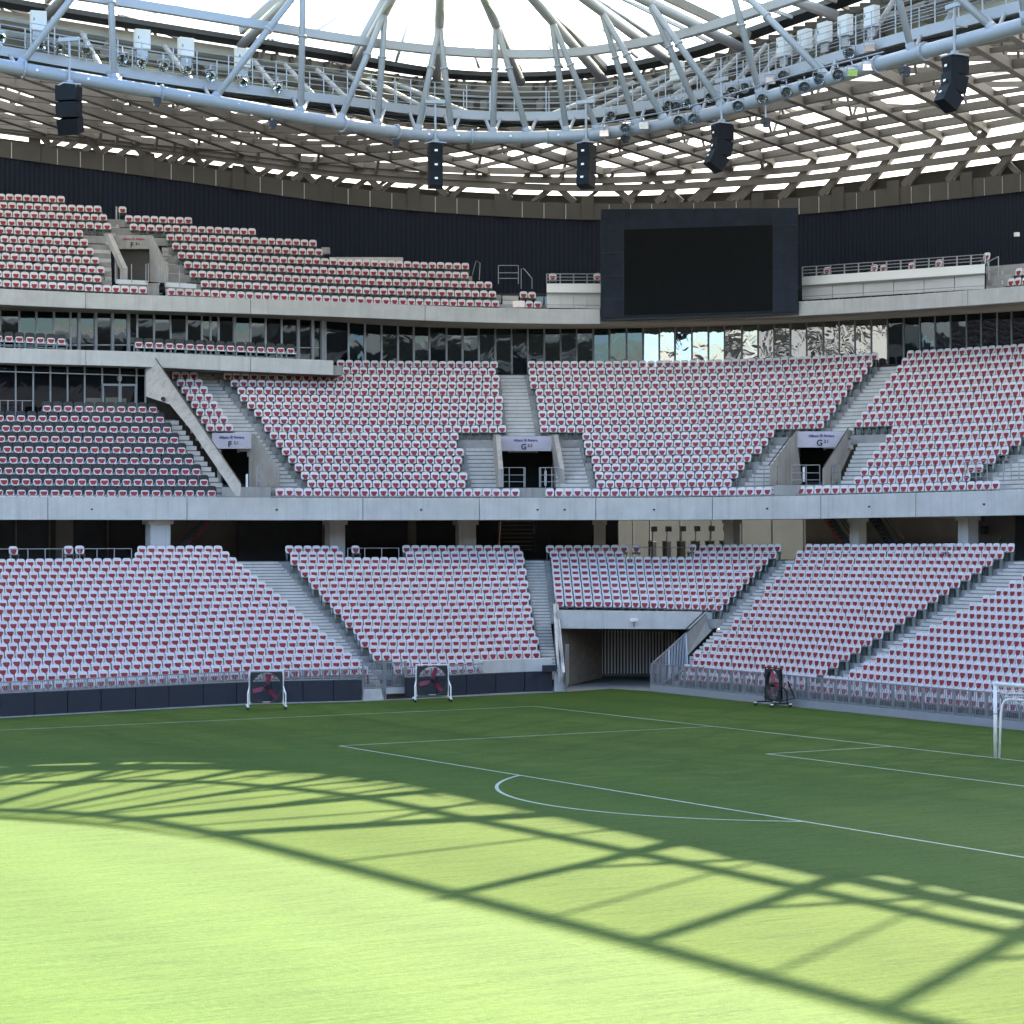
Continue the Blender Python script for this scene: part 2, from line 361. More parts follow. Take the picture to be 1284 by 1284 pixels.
def stair(parent, tier, i0, i1, a0, a1, b0, b1, step=10):
    return terrace(MB(), tier, i0, i1, a0, a1, b0, b1, half=True, step=step).build('aisle_stair', ['concrete_pale', 'riser_foot_shade'], parent)
def terrace(mb, tier, i0, i1, a0, a1, b0, b1, half=False, step=22, ends=True):
    """concrete treads and risers of rows i0..i1 between the block's two edges"""
    n = TW[tier][2]; kb, kt, _ = TW[tier]
    m = 2 if half else 1
    lv = []                                                 # (w plan, w height)
    for i in range(i0*m, (i1+1)*m):
        wz = (i/m)/(n-1) if not half else max(0, (i-1)/m)/(n-1)
        w0 = ((i/m)-.5)/(n-1); w1 = w0+1/(m*(n-1))
        lv += [(w0, wz), (w1, wz)]
        if half:
            wn = max(0, i/m)/(n-1); lv.append((w1, wz+.28*(wn-wz)))
    q = max(2, int(max(abs(a1-a0), abs(b1-b0))/step)+2)
    rows = []
    for (w, wz) in lv:
        r = []
        for j in range(q):
            t = j/(q-1); p = rowpt(tier, w, t, a0, a1, b0, b1); p.z = rowpt(tier, wz, t, a0, a1, b0, b1).z; r.append(p)
        rows.append(r)
    base = [V((p.x, p.y, p.z-.45)) for p in rows[0]]
    allr = [base]+rows
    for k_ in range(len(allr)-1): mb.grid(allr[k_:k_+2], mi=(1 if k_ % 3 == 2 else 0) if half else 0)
    if ends:
        for j in (0, q-1):
            c = [r[j] for r in rows]
            for a, b in (zip(c[0::3], c[1::3]) if half else zip(c[0::2], c[1::2])):
                mb.add([a, b, (b.x, b.y, b.z-.5), (a.x, a.y, a.z-.5)], [(0,1,2,3)])
    return mb

# seat rows: list of (tier, row, a0,a1,b0,b1, block name)
SEATS = []
def seats(tier, i0, i1, a0, a1, b0, b1, block, pitch=.5, ref=0, inset=.06):
    n = TW[tier][2]
    for i in range(i0, i1+1):
        w = i/(n-1)+.15/(n-1)
        pts = [rowpt(tier, w, k/40, a0, a1, b0, b1) for k in range(41)]
        zf = rowpt(tier, i/(n-1), .5, a0, a1, b0, b1)
        L = [0]
        for p, q in zip(pts, pts[1:]): L.append(L[-1]+(q-p).length)
        c = int((L[-1]-2*inset)/pitch)
        if c < 1: continue
        off = (L[-1]-c*pitch)/2 if ref == 0 else (inset if ref < 0 else L[-1]-c*pitch-inset)
        for j in range(c):
            s = off+(j+.5)*pitch; k = 0
            while k < 39 and L[k+1] < s: k += 1
            f = (s-L[k])/(L[k+1]-L[k]); p = pts[k].lerp(pts[k+1], f)
            tt = (k+f)/40; p.z = rowpt(tier, i/(n-1), tt, a0, a1, b0, b1).z
            tg = pts[k+1]-pts[k]; nr = V((tg.y, -tg.x, 0)).normalized()
            if nr.dot(V((52,34,0))-p) < 0: nr = -nr
            SEATS.append((p, nr, block, i, j if ref <= 0 else c-1-j))
# ------------------------------------------------ LOWER TIER
lower = thing('lower_stand', 'lower concrete seating tier beside the pitch, under the pale fascia of the middle tier', 'stand', LF(640))
tr = MB(); st = MB()
AL = (-260, 465, -390, 282)         # block beside the touchline
AC = (480, 684, 350, 658)
AT = (699, 826, 682, 984)           # above the tunnel
AR = (850, 1008, 1002, 1271)
AG = (1028, 1500, 1345, 1800); AG0 = (1012, 1500, 1322, 1800)
A_R0 = (842, 1008, 872, 1271)
terrace(tr, 'L', 0, 17, *AL); terrace(tr, 'L', 18, 19, 88, 465, 112, 282)
terrace(tr, 'L', 2, 17, *AC); terrace(tr, 'L', 0, 1, 494, 609, 470, 585); terrace(tr, 'L', 18, 19, *AC)
terrace(tr, 'L', 10, 19, *AT)
terrace(tr, 'L', 5, 19, *AR); terrace(tr, 'L', 0, 4, 838, 1008, 1000, 1271)
terrace(tr, 'L', 2, 19, *AG); terrace(tr, 'L', 0, 1, *AG0)
stair(lower, 'L', 0, 19, 465, 480, 282, 350)
stair(lower, 'L', 2, 19, 684, 699, 658, 682)
stair(lower, 'L', 5, 19, 826, 850, 984, 1002)
stair(lower, 'L', 1, 19, 1006, 1030, 1270, 1346)
tr.build('terrace', ['concrete_step', 'concrete_step'], lower)
seats('L', 0, 17, *AL, 'block along the navy padded wall', ref=1)
seats('L', 18, 19, 240, 465, 163, 282, 'block along the navy padded wall', ref=1)
seats('L', 2, 17, *AC, 'block between the two grey stairs'); seats('L', 0, 1, 490, 609, 465, 580, 'block between the two grey stairs')
seats('L', 18, 19, 646, 684, 500, 658, 'b'); seats('L', 18, 19, 484, 560, 354, 430, 'b')
seats('L', 10, 17, *AT, 'block over the tunnel'); seats('L', 18, 19, 699, 745, 682, 790, 't'); seats('L', 18, 19, 760, 826, 870, 984, 't')
seats('L', 5, 19, *AR, 'tunnel side', ref=1); seats('L', 0, 4, 842, 1008, 1000, 1271, 'tunnel side', ref=1)
seats('L', 2, 19, *AG, 'goal side', ref=-1); seats('L', 0, 1, *AG0, 'goal side', ref=-1)
# the upper landing and concourse floor behind the last row
q = pxs(-300, 1400, 30)
fl = MB().grid([[LT(x, .0, .35) for x in q], [LT(x, 0, 9) for x in q]]); fl.build('concourse_floor', 'concrete', lower)

# ------------------------------------------------ CONCOURSE BEHIND (dark walls, columns, stairs)
conc = thing('concourse', 'dark concourse wall behind the lower tier seats with grey doors and panels', 'wall', LT(640, 0, 8))
def cw(a, b, m, dD=8, name='wall_panel', z0=0, z1=4.2, th=.2):
    q = pxs(a, b, 30); mb = MB(); mb.sweep([LT(x, 0, dD) for x in q], [LT.normal(x) for x in q], [(0,z0),(th,z0),(th,z1),(0,z1)]); return mb.build(name, m, conc)
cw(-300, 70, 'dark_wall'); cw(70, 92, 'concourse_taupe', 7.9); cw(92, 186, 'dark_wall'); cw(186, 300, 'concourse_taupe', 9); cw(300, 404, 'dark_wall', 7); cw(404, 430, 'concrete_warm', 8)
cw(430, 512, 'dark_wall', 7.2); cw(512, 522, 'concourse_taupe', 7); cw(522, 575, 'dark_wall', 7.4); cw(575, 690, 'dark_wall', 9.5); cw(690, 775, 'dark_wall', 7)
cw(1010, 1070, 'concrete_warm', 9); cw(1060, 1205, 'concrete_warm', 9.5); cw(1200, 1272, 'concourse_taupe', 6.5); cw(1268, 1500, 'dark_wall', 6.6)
for px in (20, 62, 135): # frames on the dark panels
    cw(px, px+1.2, 'concourse_taupe', 7.85, 'frame')
cw(-60, 186, 'concourse_taupe', 7.85, 'frame', 2.55, 2.62)
def colm(px, w, dD, m='concrete_pale', first=[0]):
    p = LT(px, 0, dD); n = LT.normal(px); rz = math.atan2(n.y, n.x)
    names = {198:'first pale column from the dark left doorway, beside the metal stair','421':''}
    mb = MB(); mb.box((0,0,1.1), (w*.9, w, 2.3)); mb.box((0,0,2.1), (w*1.15, w*1.25, .3))
    o = mb.build('concourse_column', m); o.location = p; o.rotation_euler = (0,0,rz); return o
CL = ['pale concrete column beside the metal stair with red stringer, behind the touchline block', 'pale concrete column at the top of the wide stair, beside the dark recess', 'pale concrete column between the dark panels, next to the open metal stair', 'pale concrete column beside the dark corner where the cream wall begins', 'grey concrete column in front of the cream turnstile wall', 'pale concrete column between the two dark metal stairs near the goal', 'pale concrete column beside the black arrow sign']
for (px, w), lb in zip(((198,1.05),(420,.85),(584,.95),(752,.62),(918,.62),(1076,.62),(1214,.72)), CL):
    tag(colm(px, w, 2.4), lb, 'column', 'columns of the lower concourse')
def cstair(x0, y0, x1, y1, w, lb, red=True, n=11, D=None):
    d = LT.D((x0+x1)/2)+4.5; a = at(x0, y0, d); b = at(x1, y1, d+1.0)
    if x1 == x0: b = at(x1, y1, d+3.2)
    t = thing('concourse_stair', lb, 'stair', a, 'metal stairs of the concourse')
    side = V((-(b-a).y, (b-a).x, 0)).normalized()*w/2
    if abs(x1-x0) > 12: side = V((_f.x, _f.y, 0)).normalized()*w/2
    for k, sgn in enumerate((-1, 1)):
        MB().bar(a+side*sgn, b+side*sgn, .08, .34).build('stringer', 'red_steel' if (red and sgn == 1) else 'dark_metal', t)
        MB().tube([a+side*sgn+V((0,0,1)), b+side*sgn+V((0,0,1))], .035, 6).build('handrail', 'concourse_taupe', t)
    s = MB()
    for i in range(n):
        p = a.lerp(b, (i+.5)/n); s.bar(p-side, p+side, .26, .05)
    s.build('steps', 'concourse_taupe', t)
cstair(226, 690, 268, 640, 1.2, 'dark metal stair rising beside the pale column, behind the touchline block')
cstair(647, 692, 650, 636, 2.0, 'wide open metal stair seen from the front, above the narrow seat aisle')
cstair(1072, 700, 1036, 645, 1.2, 'dark metal stair descending beside the cream wall')
cstair(1130, 700, 1093, 645, 1.2, 'dark metal stair between two pale columns near the goal', red=False)
# cream wall outside, with posts and turnstiles
cm = thing('cream_screen_wall', 'cream sheet wall with thin posts behind the concourse, seen under the fascia', 'wall', LT(900, 0, 15))
q = pxs(757, 1066, 30)
MB().sweep([LT(x, -2.2, 44) for x in q], [LT.normal(x) for x in q], [(0,0),(.2,0),(.2,9),(0,9)]).build('sheet', 'cream', cm)
pm = MB(); rm = MB()
for px in (794, 815, 853, 892, 930, 968, 1008): pm.tube([LT(px, -.5, 13.8), LT(px, 4.3, 13.8)], .05, 6)
rm.tube([LT(x, 2.9, 13.8) for x in pxs(814, 1008, 30)], .03, 6)
pm.build('post', 'white_steel', cm); rm.build('rail', 'white_steel', cm)
TS = ['nearest the cream sheet edge', 'second along from the pale column', 'third along from the pale column', 'fourth along from the pale column', 'fifth along from the pale column', 'next to the grey column']
for px, lb in zip((818, 836, 854, 872, 890, 908), TS):
    p = LT(px, 0, 10.5); n = LT.normal(px); rz = math.atan2(n.y, n.x)
    t = thing('turnstile', f'pale turnstile post on the concourse, {lb}', 'turnstile', p, 'turnstiles in front of the cream wall')
    R_ = Matrix.Rotation(rz, 3, 'Z')
    MB().box(p+V((0,0,.5)), (.5,.28,1.0), R_).build('body', 'cream', t); MB().box(p+V((0,0,1.03)), (.54,.32,.06), R_).build('cap', 'white_steel', t)
    MB().bar(p+V((0,0,1.06)), p+V((.1,.2,1.75)), .05, .05).bar(p+V((.1,.2,1.75))+_r*-.1, p+V((.1,.2,1.75))+_r*.25, .2, .3).build('reader', 'concourse_taupe', t)
# arrow sign and H letters at the goal end
t = thing('direction_sign', 'black square sign with a white arrow beside the pale column, under letter H', 'sign', LT(1234, 2, 6))
p = at(1234, 664.5, LT.D(1234)+5.9); xd = V((-LT.normal(1234).y, LT.normal(1234).x, 0));
if xd.dot(_r) < 0: xd = -xd
nn = xd.cross(V((0,0,1)))
MB().slab([p+xd*a+V((0,0,b)) for a, b in ((-.24,-.2),(.24,-.2),(.24,.2),(-.24,.2))], -nn*.05).build('panel', 'sign_black', t)
q2 = p+nn*.012
ar = MB(); ar.bar(q2-xd*.11, q2+xd*.13, .02, .03); ar.bar(q2-xd*.14, q2-xd*.02+V((0,0,.1)), .02, .03); ar.bar(q2-xd*.14, q2-xd*.02-V((0,0,.1)), .02, .03); ar.build('arrow', 'concourse_taupe', t)
tag(text_mesh('gate_letter', 'H¹', .62, 'sign_black', at(1231.5, 648.8, LT.D(1231)+6.2), xd, None), 'black letter H painted on the taupe concourse wall above the arrow sign', 'lettering')
# glimpsed pot plant
pl = thing('pot_plant', 'small dark green pot plant behind the last row near the arrow sign', 'plant', at(1255, 682, LT.D(1255)+3))
pm = MB()
for i in range(60):
    c = at(1255+rnd.uniform(-4,4), 677+rnd.uniform(-2.5,2), LT.D(1255)+3+rnd.uniform(-.15,.15)); a = V((rnd.uniform(-1,1),rnd.uniform(-1,1),rnd.uniform(-.3,1))).normalized()*.09; b = a.cross(V((rnd.uniform(-1,1),rnd.uniform(-1,1),.4))).normalized()*.03
    pm.add([c-a, c+b, c+a, c-b], [(0,1,2,3)])
pm.build('leaves', 'plant', pl); MB().tube([at(1255,688,LT.D(1255)+3), at(1255,681.5,LT.D(1255)+3)], [.1,.14], 10).build('pot', 'brick', pl)
# platform railings at the top of the lower tier
def railing(name, lb, cat, pts, h, m='steel', rails=(1.0,.66,.33), posts=None, r=.022, group=None, parent=None):
    t = parent or thing(name, lb, cat, pts[0], group)
    mb = MB()
    for p in (posts or pts): mb.tube([V(p), V(p)+V((0,0,h))], r*1.15, 6)
    for f in rails: mb.tube([V(p)+V((0,0,h*f)) for p in pts], r, 6)
    mb.build('rails_and_posts', m, t); return t  # plain posts and rails joined into one object
for (a, b, lb) in ((-30, 165, 'grey rail along the wheelchair platform behind the touchline block'), (436, 500, 'grey rail of the platform gap between the two grey stairs'), (790, 868, 'pale rail of the platform in front of the turnstiles'), (1146, 1188, 'grey rail of the platform gap near the goal end')):
    n = max(3, int((b-a)/20)+1); railing('platform_railing', lb, 'railing', [LT(a+(b-a)*i/(n-1), -.62, -1.15) for i in range(n)], 1.32, 'steel', (1.0,.02))
PLAT = [(17,18.6),(86,18.6),(100,18.6),(446,18.8),(798,18.8),(868,18.8),(1190,18.8)]

# ------------------------------------------------ FRONT OF LOWER TIER
WL = K([(-300,915,92.5),(0,899.8,100.4),(150,891.5,103.7),(320,882.5,107.9),(454,879,110.1),(510,876.5,111.6),(693,867.6,116.2),(711,867.5,116.1)])
for k in range(len(WL.x)):                                  # foot of the wall on the ground
    p = atz(WL.x[k], WL.y[k], 0); WL.d[k] = depth(p)
pad = thing('padded_wall', 'navy padded wall along the touchline below the seats', 'wall', WL(300))
js = [-120,-80,-40,0,43,85,127,170,212,255,297,340,380,418,454]
for a, b in list(zip(js, js[1:]))+[(510,548),(548,585),(585,622),(622,658),(658,693)]:
    q = pxs(a+.35, b-.35, 20); MB().sweep([WL(x, .03) for x in q], [WL.normal(x) for x in q], [(0,0),(.22,0),(.22,.98),(0,.98)]).build('pad_panel', 'navy_pad', pad, bevel=.02)
mb = MB()
for a, b in ((-120,454),(510,693)): band(WL, a, b, [(-.05,-.02),(.3,-.02),(.3,.03),(-.05,.03)], mb=mb)
mb.build('kerb', 'concrete', pad)
mb = MB()
for a, b, hh in ((-120,454,.55),(510,609,.55)):             # thin wall and barrier on top
    band(WL, a, b, [(.06,1.0),(.2,1.0),(.2,1.06),(.06,1.06)], mb=mb)
mb.build('coping', 'steel', pad)
q = pxs(609, 693, 20); MB().sweep([WL(x) for x in q], [WL.normal(x) for x in q], [(.25,0),(.9,0),(.9,1.62),(.25,1.62)]).build('raised_wall', 'concrete_pale', pad)
def fence(pts, h, lb, m='steel', base=None, bars=9, z0=0, name='barrier_panel', group=None):
    """one bay of vertical-bar barrier between two points"""
    a, b = V(pts[0]), V(pts[1]); t = thing(name, lb, 'barrier', a, group)
    mb = MB().box(a+V((0,0,(h+z0)/2)), (.07,.07,h-z0)); mb.build('post', m, t)
    u = V((0,0,1)); mb = MB().bar(a+u*h, b+u*h, .05, .05); mb.bar(a+u*(z0+.06), b+u*(z0+.06), .04, .04); mb.build('rails', m, t)
    mb = MB()
    for i in range(1, bars): mb.bar(a.lerp(b, i/bars)+u*(z0+.06), a.lerp(b, i/bars)+u*h, .022, .022)
    mb.build('bars', m, t)
    if base:
        d = (b-a); n = V((d.y, -d.x, 0)).normalized()*.04
        MB().slab([a+u*.02, b+u*.02, b+u*base, a+u*base], n).build('kick_plate', 'white_steel', t)
        MB().bar(a+u*(base+.05)-n*.6, b+u*(base+.05)-n*.6, .05, .06).build('ledge', m, t)
    return t
fx = [-60+i*24.5 for i in range(22)]
k = 0
for a, b in list(zip(fx, fx[1:]))+[(510,534),(534,558),(558,583),(583,608)]:
    if b > 456 and b < 509: b = 454
    fence((WL(a,1.06)+WL.normal(a)*.13, WL(b,1.06)+WL.normal(b)*.13), .42, f'low grey rail bay on the navy padded wall, {od(k)} from the far end' if a > 500 else f'low grey rail bay on the navy padded wall, {od(21-k)} back from the stair gap', bars=10, name='rail_bay', group='rail bays on the navy padded wall')
    k += 1
    if k == 21: k = 21
# stair gap with gate and steps
t = thing('pitch_gate', 'grey barred gate in the gap of the navy wall at the stair foot', 'gate', WL(480))
mb = MB(); a, b = WL(455,0,.7), WL(509,0,.7)
for i in range(25): mb.bar(a.lerp(b, i/24)+V((0,0,.62)), a.lerp(b, i/24)+V((0,0,1.75)), .025, .025)
mb.build('bars', 'steel', t); MB().bar(a+V((0,0,1.75)), b+V((0,0,1.75)), .05, .05).bar(a+V((0,0,.6)), b+V((0,0,.6)), .05, .05).bar(a+V((0,0,1.2)), b+V((0,0,1.2)), .03, .03).build('rails', 'steel', t)
mb = MB()
for i in (0, .48, .52, 1): mb.box(a.lerp(b, i)+V((0,0,.9)), (.07,.07,1.8))
mb.build('posts', 'steel', t)
MB().slab([WL(454.5,0,.35), WL(481,0,.35), WL(478,.5,.35), WL(456,.5,.35)], _f*.5).slab([WL(484,.28,.6), WL(508,.28,.6), WL(508,.55,.6), WL(484,.55,.6)], _f*.5).build('step_blocks', 'concrete_pale', lower)
MB().slab([WL(482,0,1.0), WL(509,0,1.0), WL(509,.28,1.0), WL(482,.28,1.0)], _f*.2).build('step_recess', 'brick', lower)
# pier at the tunnel
t = thing('tunnel_pier', 'pale concrete pier with a stair fence beside the tunnel mouth', 'pier', WL(702))
MB().slab([WL(695), WL(709), WL(709,1.05), WL(695,1.05)], _f*.8).build('block', 'concrete_pale', t, bevel=.02)
a = at(697,757,120.9); b = at(705.5,843,115.2)
MB().slab([at(709,808,115.8), at(713.5,808,117), at(713.5,856,117), at(709,866,115.8)], _f*.25).build('post', 'white_steel', t)
MB().slab([a, at(693.5,757,120.9), at(697.5,822,116.2), at(701,858,115.6), b], _r*.12).build('stair_wall', 'concrete_pale', t)
MB().tube([a+V((0,0,.3)), b+V((0,0,.5))], .03, 6).build('handrail', 'steel', t)
MB().box(at(689,838,115.7), (.6,.4,.3)).build('junction_box', 'navy_pad', t)
# tunnel
t = thing('players_tunnel', 'dark vehicle tunnel mouth under a pale concrete lintel at the corner', 'tunnel', at(790,850,121))
D1 = 119.6
MB().slab([at(697,765.5,D1), at(900,767.5,D1), at(880,789,D1), at(703,788,D1)], _f*.5).build('lintel', 'concrete_pale', t)
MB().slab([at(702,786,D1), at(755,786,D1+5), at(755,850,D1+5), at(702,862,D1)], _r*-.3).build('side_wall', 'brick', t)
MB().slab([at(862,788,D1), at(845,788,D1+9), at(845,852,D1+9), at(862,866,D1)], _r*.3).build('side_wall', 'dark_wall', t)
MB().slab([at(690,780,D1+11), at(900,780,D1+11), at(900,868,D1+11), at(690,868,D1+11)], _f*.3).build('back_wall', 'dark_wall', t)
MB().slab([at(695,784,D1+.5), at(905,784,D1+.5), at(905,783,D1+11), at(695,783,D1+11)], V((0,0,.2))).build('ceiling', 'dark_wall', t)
gt = MB(); Dg = D1+5
ga, gb = at(751,789,Dg), at(862,791,Dg+1.2); ga2, gb2 = at(751,846,Dg), at(862,846,Dg+1.2)
for i in range(29):
    p = ga.lerp(gb, i/28); r_ = ga2.lerp(gb2, i/28); gt.bar(p, r_, .07, .05)
o = gt.build('gate_bars', 'concrete_pale', t)
gf = MB(); gf.bar(ga2, gb2, .1, .12); gf.bar(ga, gb, .1, .1)
for f in (0, .02, .73, 1): gf.bar(ga.lerp(gb, f), ga2.lerp(gb2, f), .12, .1)
gf.build('gate_frame', 'taupe', t)
fl = [atz(698,862,.006), atz(711,867.5,.006), atz(765,863.5,.006), atz(818,867,.006), at(880,852,D1+9.5), at(700,850,D1+9.5)]
MB().add([(p.x, p.y, .006) for p in fl], [tuple(range(6))]).build('floor', 'asphalt', t)
lamp = thing('tunnel_lamp', 'small pale floodlight on the lintel over the tunnel', 'lamp', at(795,780,D1-.2))
MB().box(at(795,777.5,D1-.25), (.34,.22,.16)).build('head', 'white_paint', lamp, bevel=.02); MB().tube([at(795,780,D1-.2), at(795,786,D1-.1)], .035, 6).build('arm', 'steel', lamp)
# wing wall and triangular mesh fence
t = thing('tunnel_wing_wall', 'sloping pale concrete wall with handrail between the tunnel and the seats', 'wall', at(880,800,117))
MB().slab([at(861,793,D1-1.2), at(893,765,D1+.3), at(896,787,D1+.3), at(893,790,D1), at(862,822,D1-1.2)], _f*.25).build('wall', 'concrete', t)
MB().tube([at(860,789,D1-1.3), at(887,763,D1+.2)], .03, 6).tube([at(861,793,D1-1.3), at(888,767,D1+.2)], .02, 6).build('handrail', 'dark_metal', t)
wf0 = atz(816.5,866.8,0)
t = thing('triangular_fence', 'triangular grey barred fence panel sloping down beside the tunnel', 'barrier', wf0)
A_, B_, C_ = at(817,833,116.3), at(860,794,118.2), at(862,836,117.6); E_ = at(817,866,116.3)
mb = MB()
for i in range(24):
    f = i/23; mb.bar(A_.lerp(B_, f), E_.lerp(C_, f), .03, .03)
mb.build('bars', 'steel', t)
MB().bar(A_, B_, .06, .06).bar(B_, C_, .08, .06).bar(E_, C_, .06, .06).bar(A_, E_, .07, .07).bar(A_.lerp(B_,.5), E_.lerp(C_,.5), .09, .06).build('frame', 'steel', t)
# barrier behind the goal line
WR = K([(816,866.8,1),(930,879,1),(1040,890.5,1),(1150,902,1),(1284,915.9,1),(1400,928.5,1)])
for k in range(len(WR.x)): WR.d[k] = depth(atz(WR.x[k], WR.y[k], 0))
x = 816.5; xs = [x]
while x < 1400:
    x += .95*FPX/WR.D(x)*(.52+.17*(x-642)/600); xs.append(x)
for i, (a, b) in enumerate(zip(xs, xs[1:])):
    fence((WR(a), WR(b)), 1.36, f'galvanised barrier bay with kick plate behind the goal line, {od(i)} from the tunnel', base=.34, name='barrier_bay', group='barrier bays behind the goal line')

# ------------------------------------------------ MIDDLE TIER
mid = thing('middle_stand', 'middle concrete seating tier with pale fascia, above the dark concourse', 'stand', MF(640))
tr = MB(); st = MB()
B1 = (311, 349, 198, 244); B2 = (393, 648, 265, 627); B2l = (393, 595, 265, 569)
B3 = (688, 971, 658, 1103); B3l = (746, 912, 702, 1052); B4 = (1007, 1440, 1135, 1560); B4l = (1060, 1205, 1188, 1470)
terrace(tr, 'M', 8, 17, *B1); terrace(tr, 'M', 8, 17, *B2); terrace(tr, 'M', 1, 7, *B2l); terrace(tr, 'M', 8, 17, *B3); terrace(tr, 'M', 1, 7, *B3l)
terrace(tr, 'M', 8, 17, *B4); terrace(tr, 'M', 1, 7, *B4l); terrace(tr, 'M', 0, 0, 338, 657, 330, 660); terrace(tr, 'M', 0, 0, 678, 972, 675, 980); terrace(tr, 'M', 0, 0, 993, 1262, 1000, 1300)
terrace(tr, 'M', 0, 0, 657, 678, 660, 675)
terrace(tr, 'M', 0, 0, 972, 993, 980, 1000); terrace(tr, 'M', 0, 0, 270, 338, 262, 330)
stair(mid, 'M', 8, 17, 349, 393, 244, 265); stair(mid, 'M', 1, 7, 357, 393, 255, 265)
stair(mid, 'M', 8, 17, 648, 688, 627, 658); stair(mid, 'M', 8, 17, 971, 1007, 1103, 1135)
stair(mid, 'M', 1, 7, 595, 627, 569, 622); stair(mid, 'M', 1, 7, 697, 746, 697, 702)
stair(mid, 'M', 1, 7, 912, 963, 1052, 1046); stair(mid, 'M', 1, 7, 1042, 1060, 1118, 1188)
stair(mid, 'M', 1, 8, 1205, 1262, 1470, 1500)
tr.build('terrace', ['concrete_step', 'concrete_step'], mid)
seats('M', 8, 16, *B1, 'm1'); seats('M', 8, 16, *B2, 'm2'); seats('M', 17, 17, 560, 648, 421, 627, 'm2'); seats('M', 1, 7, *B2l, 'm2', ref=-1); seats('M', 8, 17, *B3, 'm3')
seats('M', 1, 7, *B3l, 'm3'); seats('M', 8, 17, *B4, 'm4', ref=-1); seats('M', 1, 7, *B4l, 'm4', ref=-1)
seats('M', 0, 0, 340, 657, 332, 660, 'm'); seats('M', 0, 0, 679, 972, 675, 980, 'm'); seats('M', 0, 0, 994, 1258, 1000, 1300, 'm')
# fascia in precast lengths
fj = [-300,-130,60,234.5,455,601,747,893,1029,1148,1284,1400]
for a, b in zip(fj, fj[1:]):
    q = pxs(a+.35, b-.35, 22); MB().sweep([F1T(x) for x in q], [F1T.normal(x) for x in q], [(0,-1.16),(.28,-1.16),(.28,0),(0,0)]).build('fascia_panel', 'concrete_pale', mid, bevel=.015)
q = pxs(-300, 1400, 22)
MB().sweep([F1T(x) for x in q], [F1T.normal(x) for x in q], [(.29,-1.1),(10,-1.1),(10,-.9),(.29,-.9)]).build('soffit', 'concrete_warm', mid)
MB().tube([F1T(x, .06, .1) for x in q], .025, 6).build('guard_rail', 'steel', mid)
dots = MB()
for px in (115, 347, 528, 674, 708, 820, 962, 1090, 1234): dots.box(F1T(px, -.62)-F1T.normal(px)*.02, (.08,.08,.08))
dots.build('drain_spout', 'dark_metal', mid)

def quad(*p): return [at(*q) for q in p]
def vom(lb, letter, num, sg, op, Dm, walls, D2=5, floor=None, m='sign', tcol='sign_blue', wm='concrete', door=False, near=None):
    """stair mouth: sign panel over an opening with cheek walls"""
    t = thing('vomitory', lb, 'entrance', at(op[0], op[3], Dm))
    x0, y0, x1, y1 = sg
    a, b, c, d = quad((x0,y0,Dm),(x1,y0,Dm),(x1,y1,Dm),(x0,y1,Dm))
    sp = MB().slab([a,b,c,d], _f*.3).build('sign_panel', m, t)
    xd = (b-a).normalized(); ctr = (a+b+c+d)/4; up = V((0,0,1))
    h = (a-d).length; nn = xd.cross(up).normalized()
    text_mesh('sign_lettering', 'Allianz ⦿ Riviera', h*.235, tcol, ctr+up*h*.22-_f*.02+xd*(x1-x0)*.0, xd, sp)
    text_mesh('gate_letter', letter, h*.52, 'sign_black', ctr-up*h*.23-_f*.02-xd*h*.12, xd, sp)
    text_mesh('gate_number', num, h*.26, 'sign_black', ctr-up*h*.13-_f*.02+xd*h*.30, xd, sp)
    ox0, oy0, ox1, oy1 = op
    w = MB()
    w.slab(quad((ox0-4,oy0-3,Dm+.3),(ox0-4,oy1+3,Dm+.3),(ox0-1,oy1+1,Dm+D2),(ox0-1,oy0,Dm+D2)), _r*-.2)
    w.slab(quad((ox1+4,oy0-3,Dm+.3),(ox1+4,oy1+3,Dm+.3),(ox1+1,oy1+1,Dm+D2),(ox1+1,oy0,Dm+D2)), _r*.2)
    w.build('passage_wall', 'concrete_warm', t)
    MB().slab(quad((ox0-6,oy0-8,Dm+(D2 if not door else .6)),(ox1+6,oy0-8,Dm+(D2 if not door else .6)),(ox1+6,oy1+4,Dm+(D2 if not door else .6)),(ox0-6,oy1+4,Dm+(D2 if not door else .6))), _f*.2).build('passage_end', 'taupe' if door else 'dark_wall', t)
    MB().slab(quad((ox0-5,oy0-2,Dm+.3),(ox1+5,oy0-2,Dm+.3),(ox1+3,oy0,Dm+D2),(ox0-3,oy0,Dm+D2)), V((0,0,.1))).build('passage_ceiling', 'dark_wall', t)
    kb = UF if door else MF; zf = kb((ox0+ox1)/2).z+(1.1 if door else .9); nr = kb.D((ox0+ox1)/2)+.75
    MB().slab([atDz(ox0-(34 if letter == 'G' and num == '2.1' else 3),nr,zf), atDz(ox1+(28 if letter == 'F' and not door else 14 if door else 3),nr,zf), atDz(ox1+5,Dm+D2,zf), atDz(ox0-5,Dm+D2,zf)], V((0,0,-1.0))).build('landing', 'concrete', t)
    for a_, b_, c_, poly, vec in walls: MB().slab(plane3(a_, b_, c_, poly), vec).build('cheek_wall', wm, t)
    return t
vom('mouth of stairs under a lilac sign lettered F, beside the sloping wall', 'F', '2.1', (266,543,315,562.5), (281,563,312,609), 127.5,
    [((315,544,127.5),(350,588,123.6),(350,611,123.6),[(315,544),(319,544),(350,588),(350,611),(312,611),(312,560)], _f*.3)])
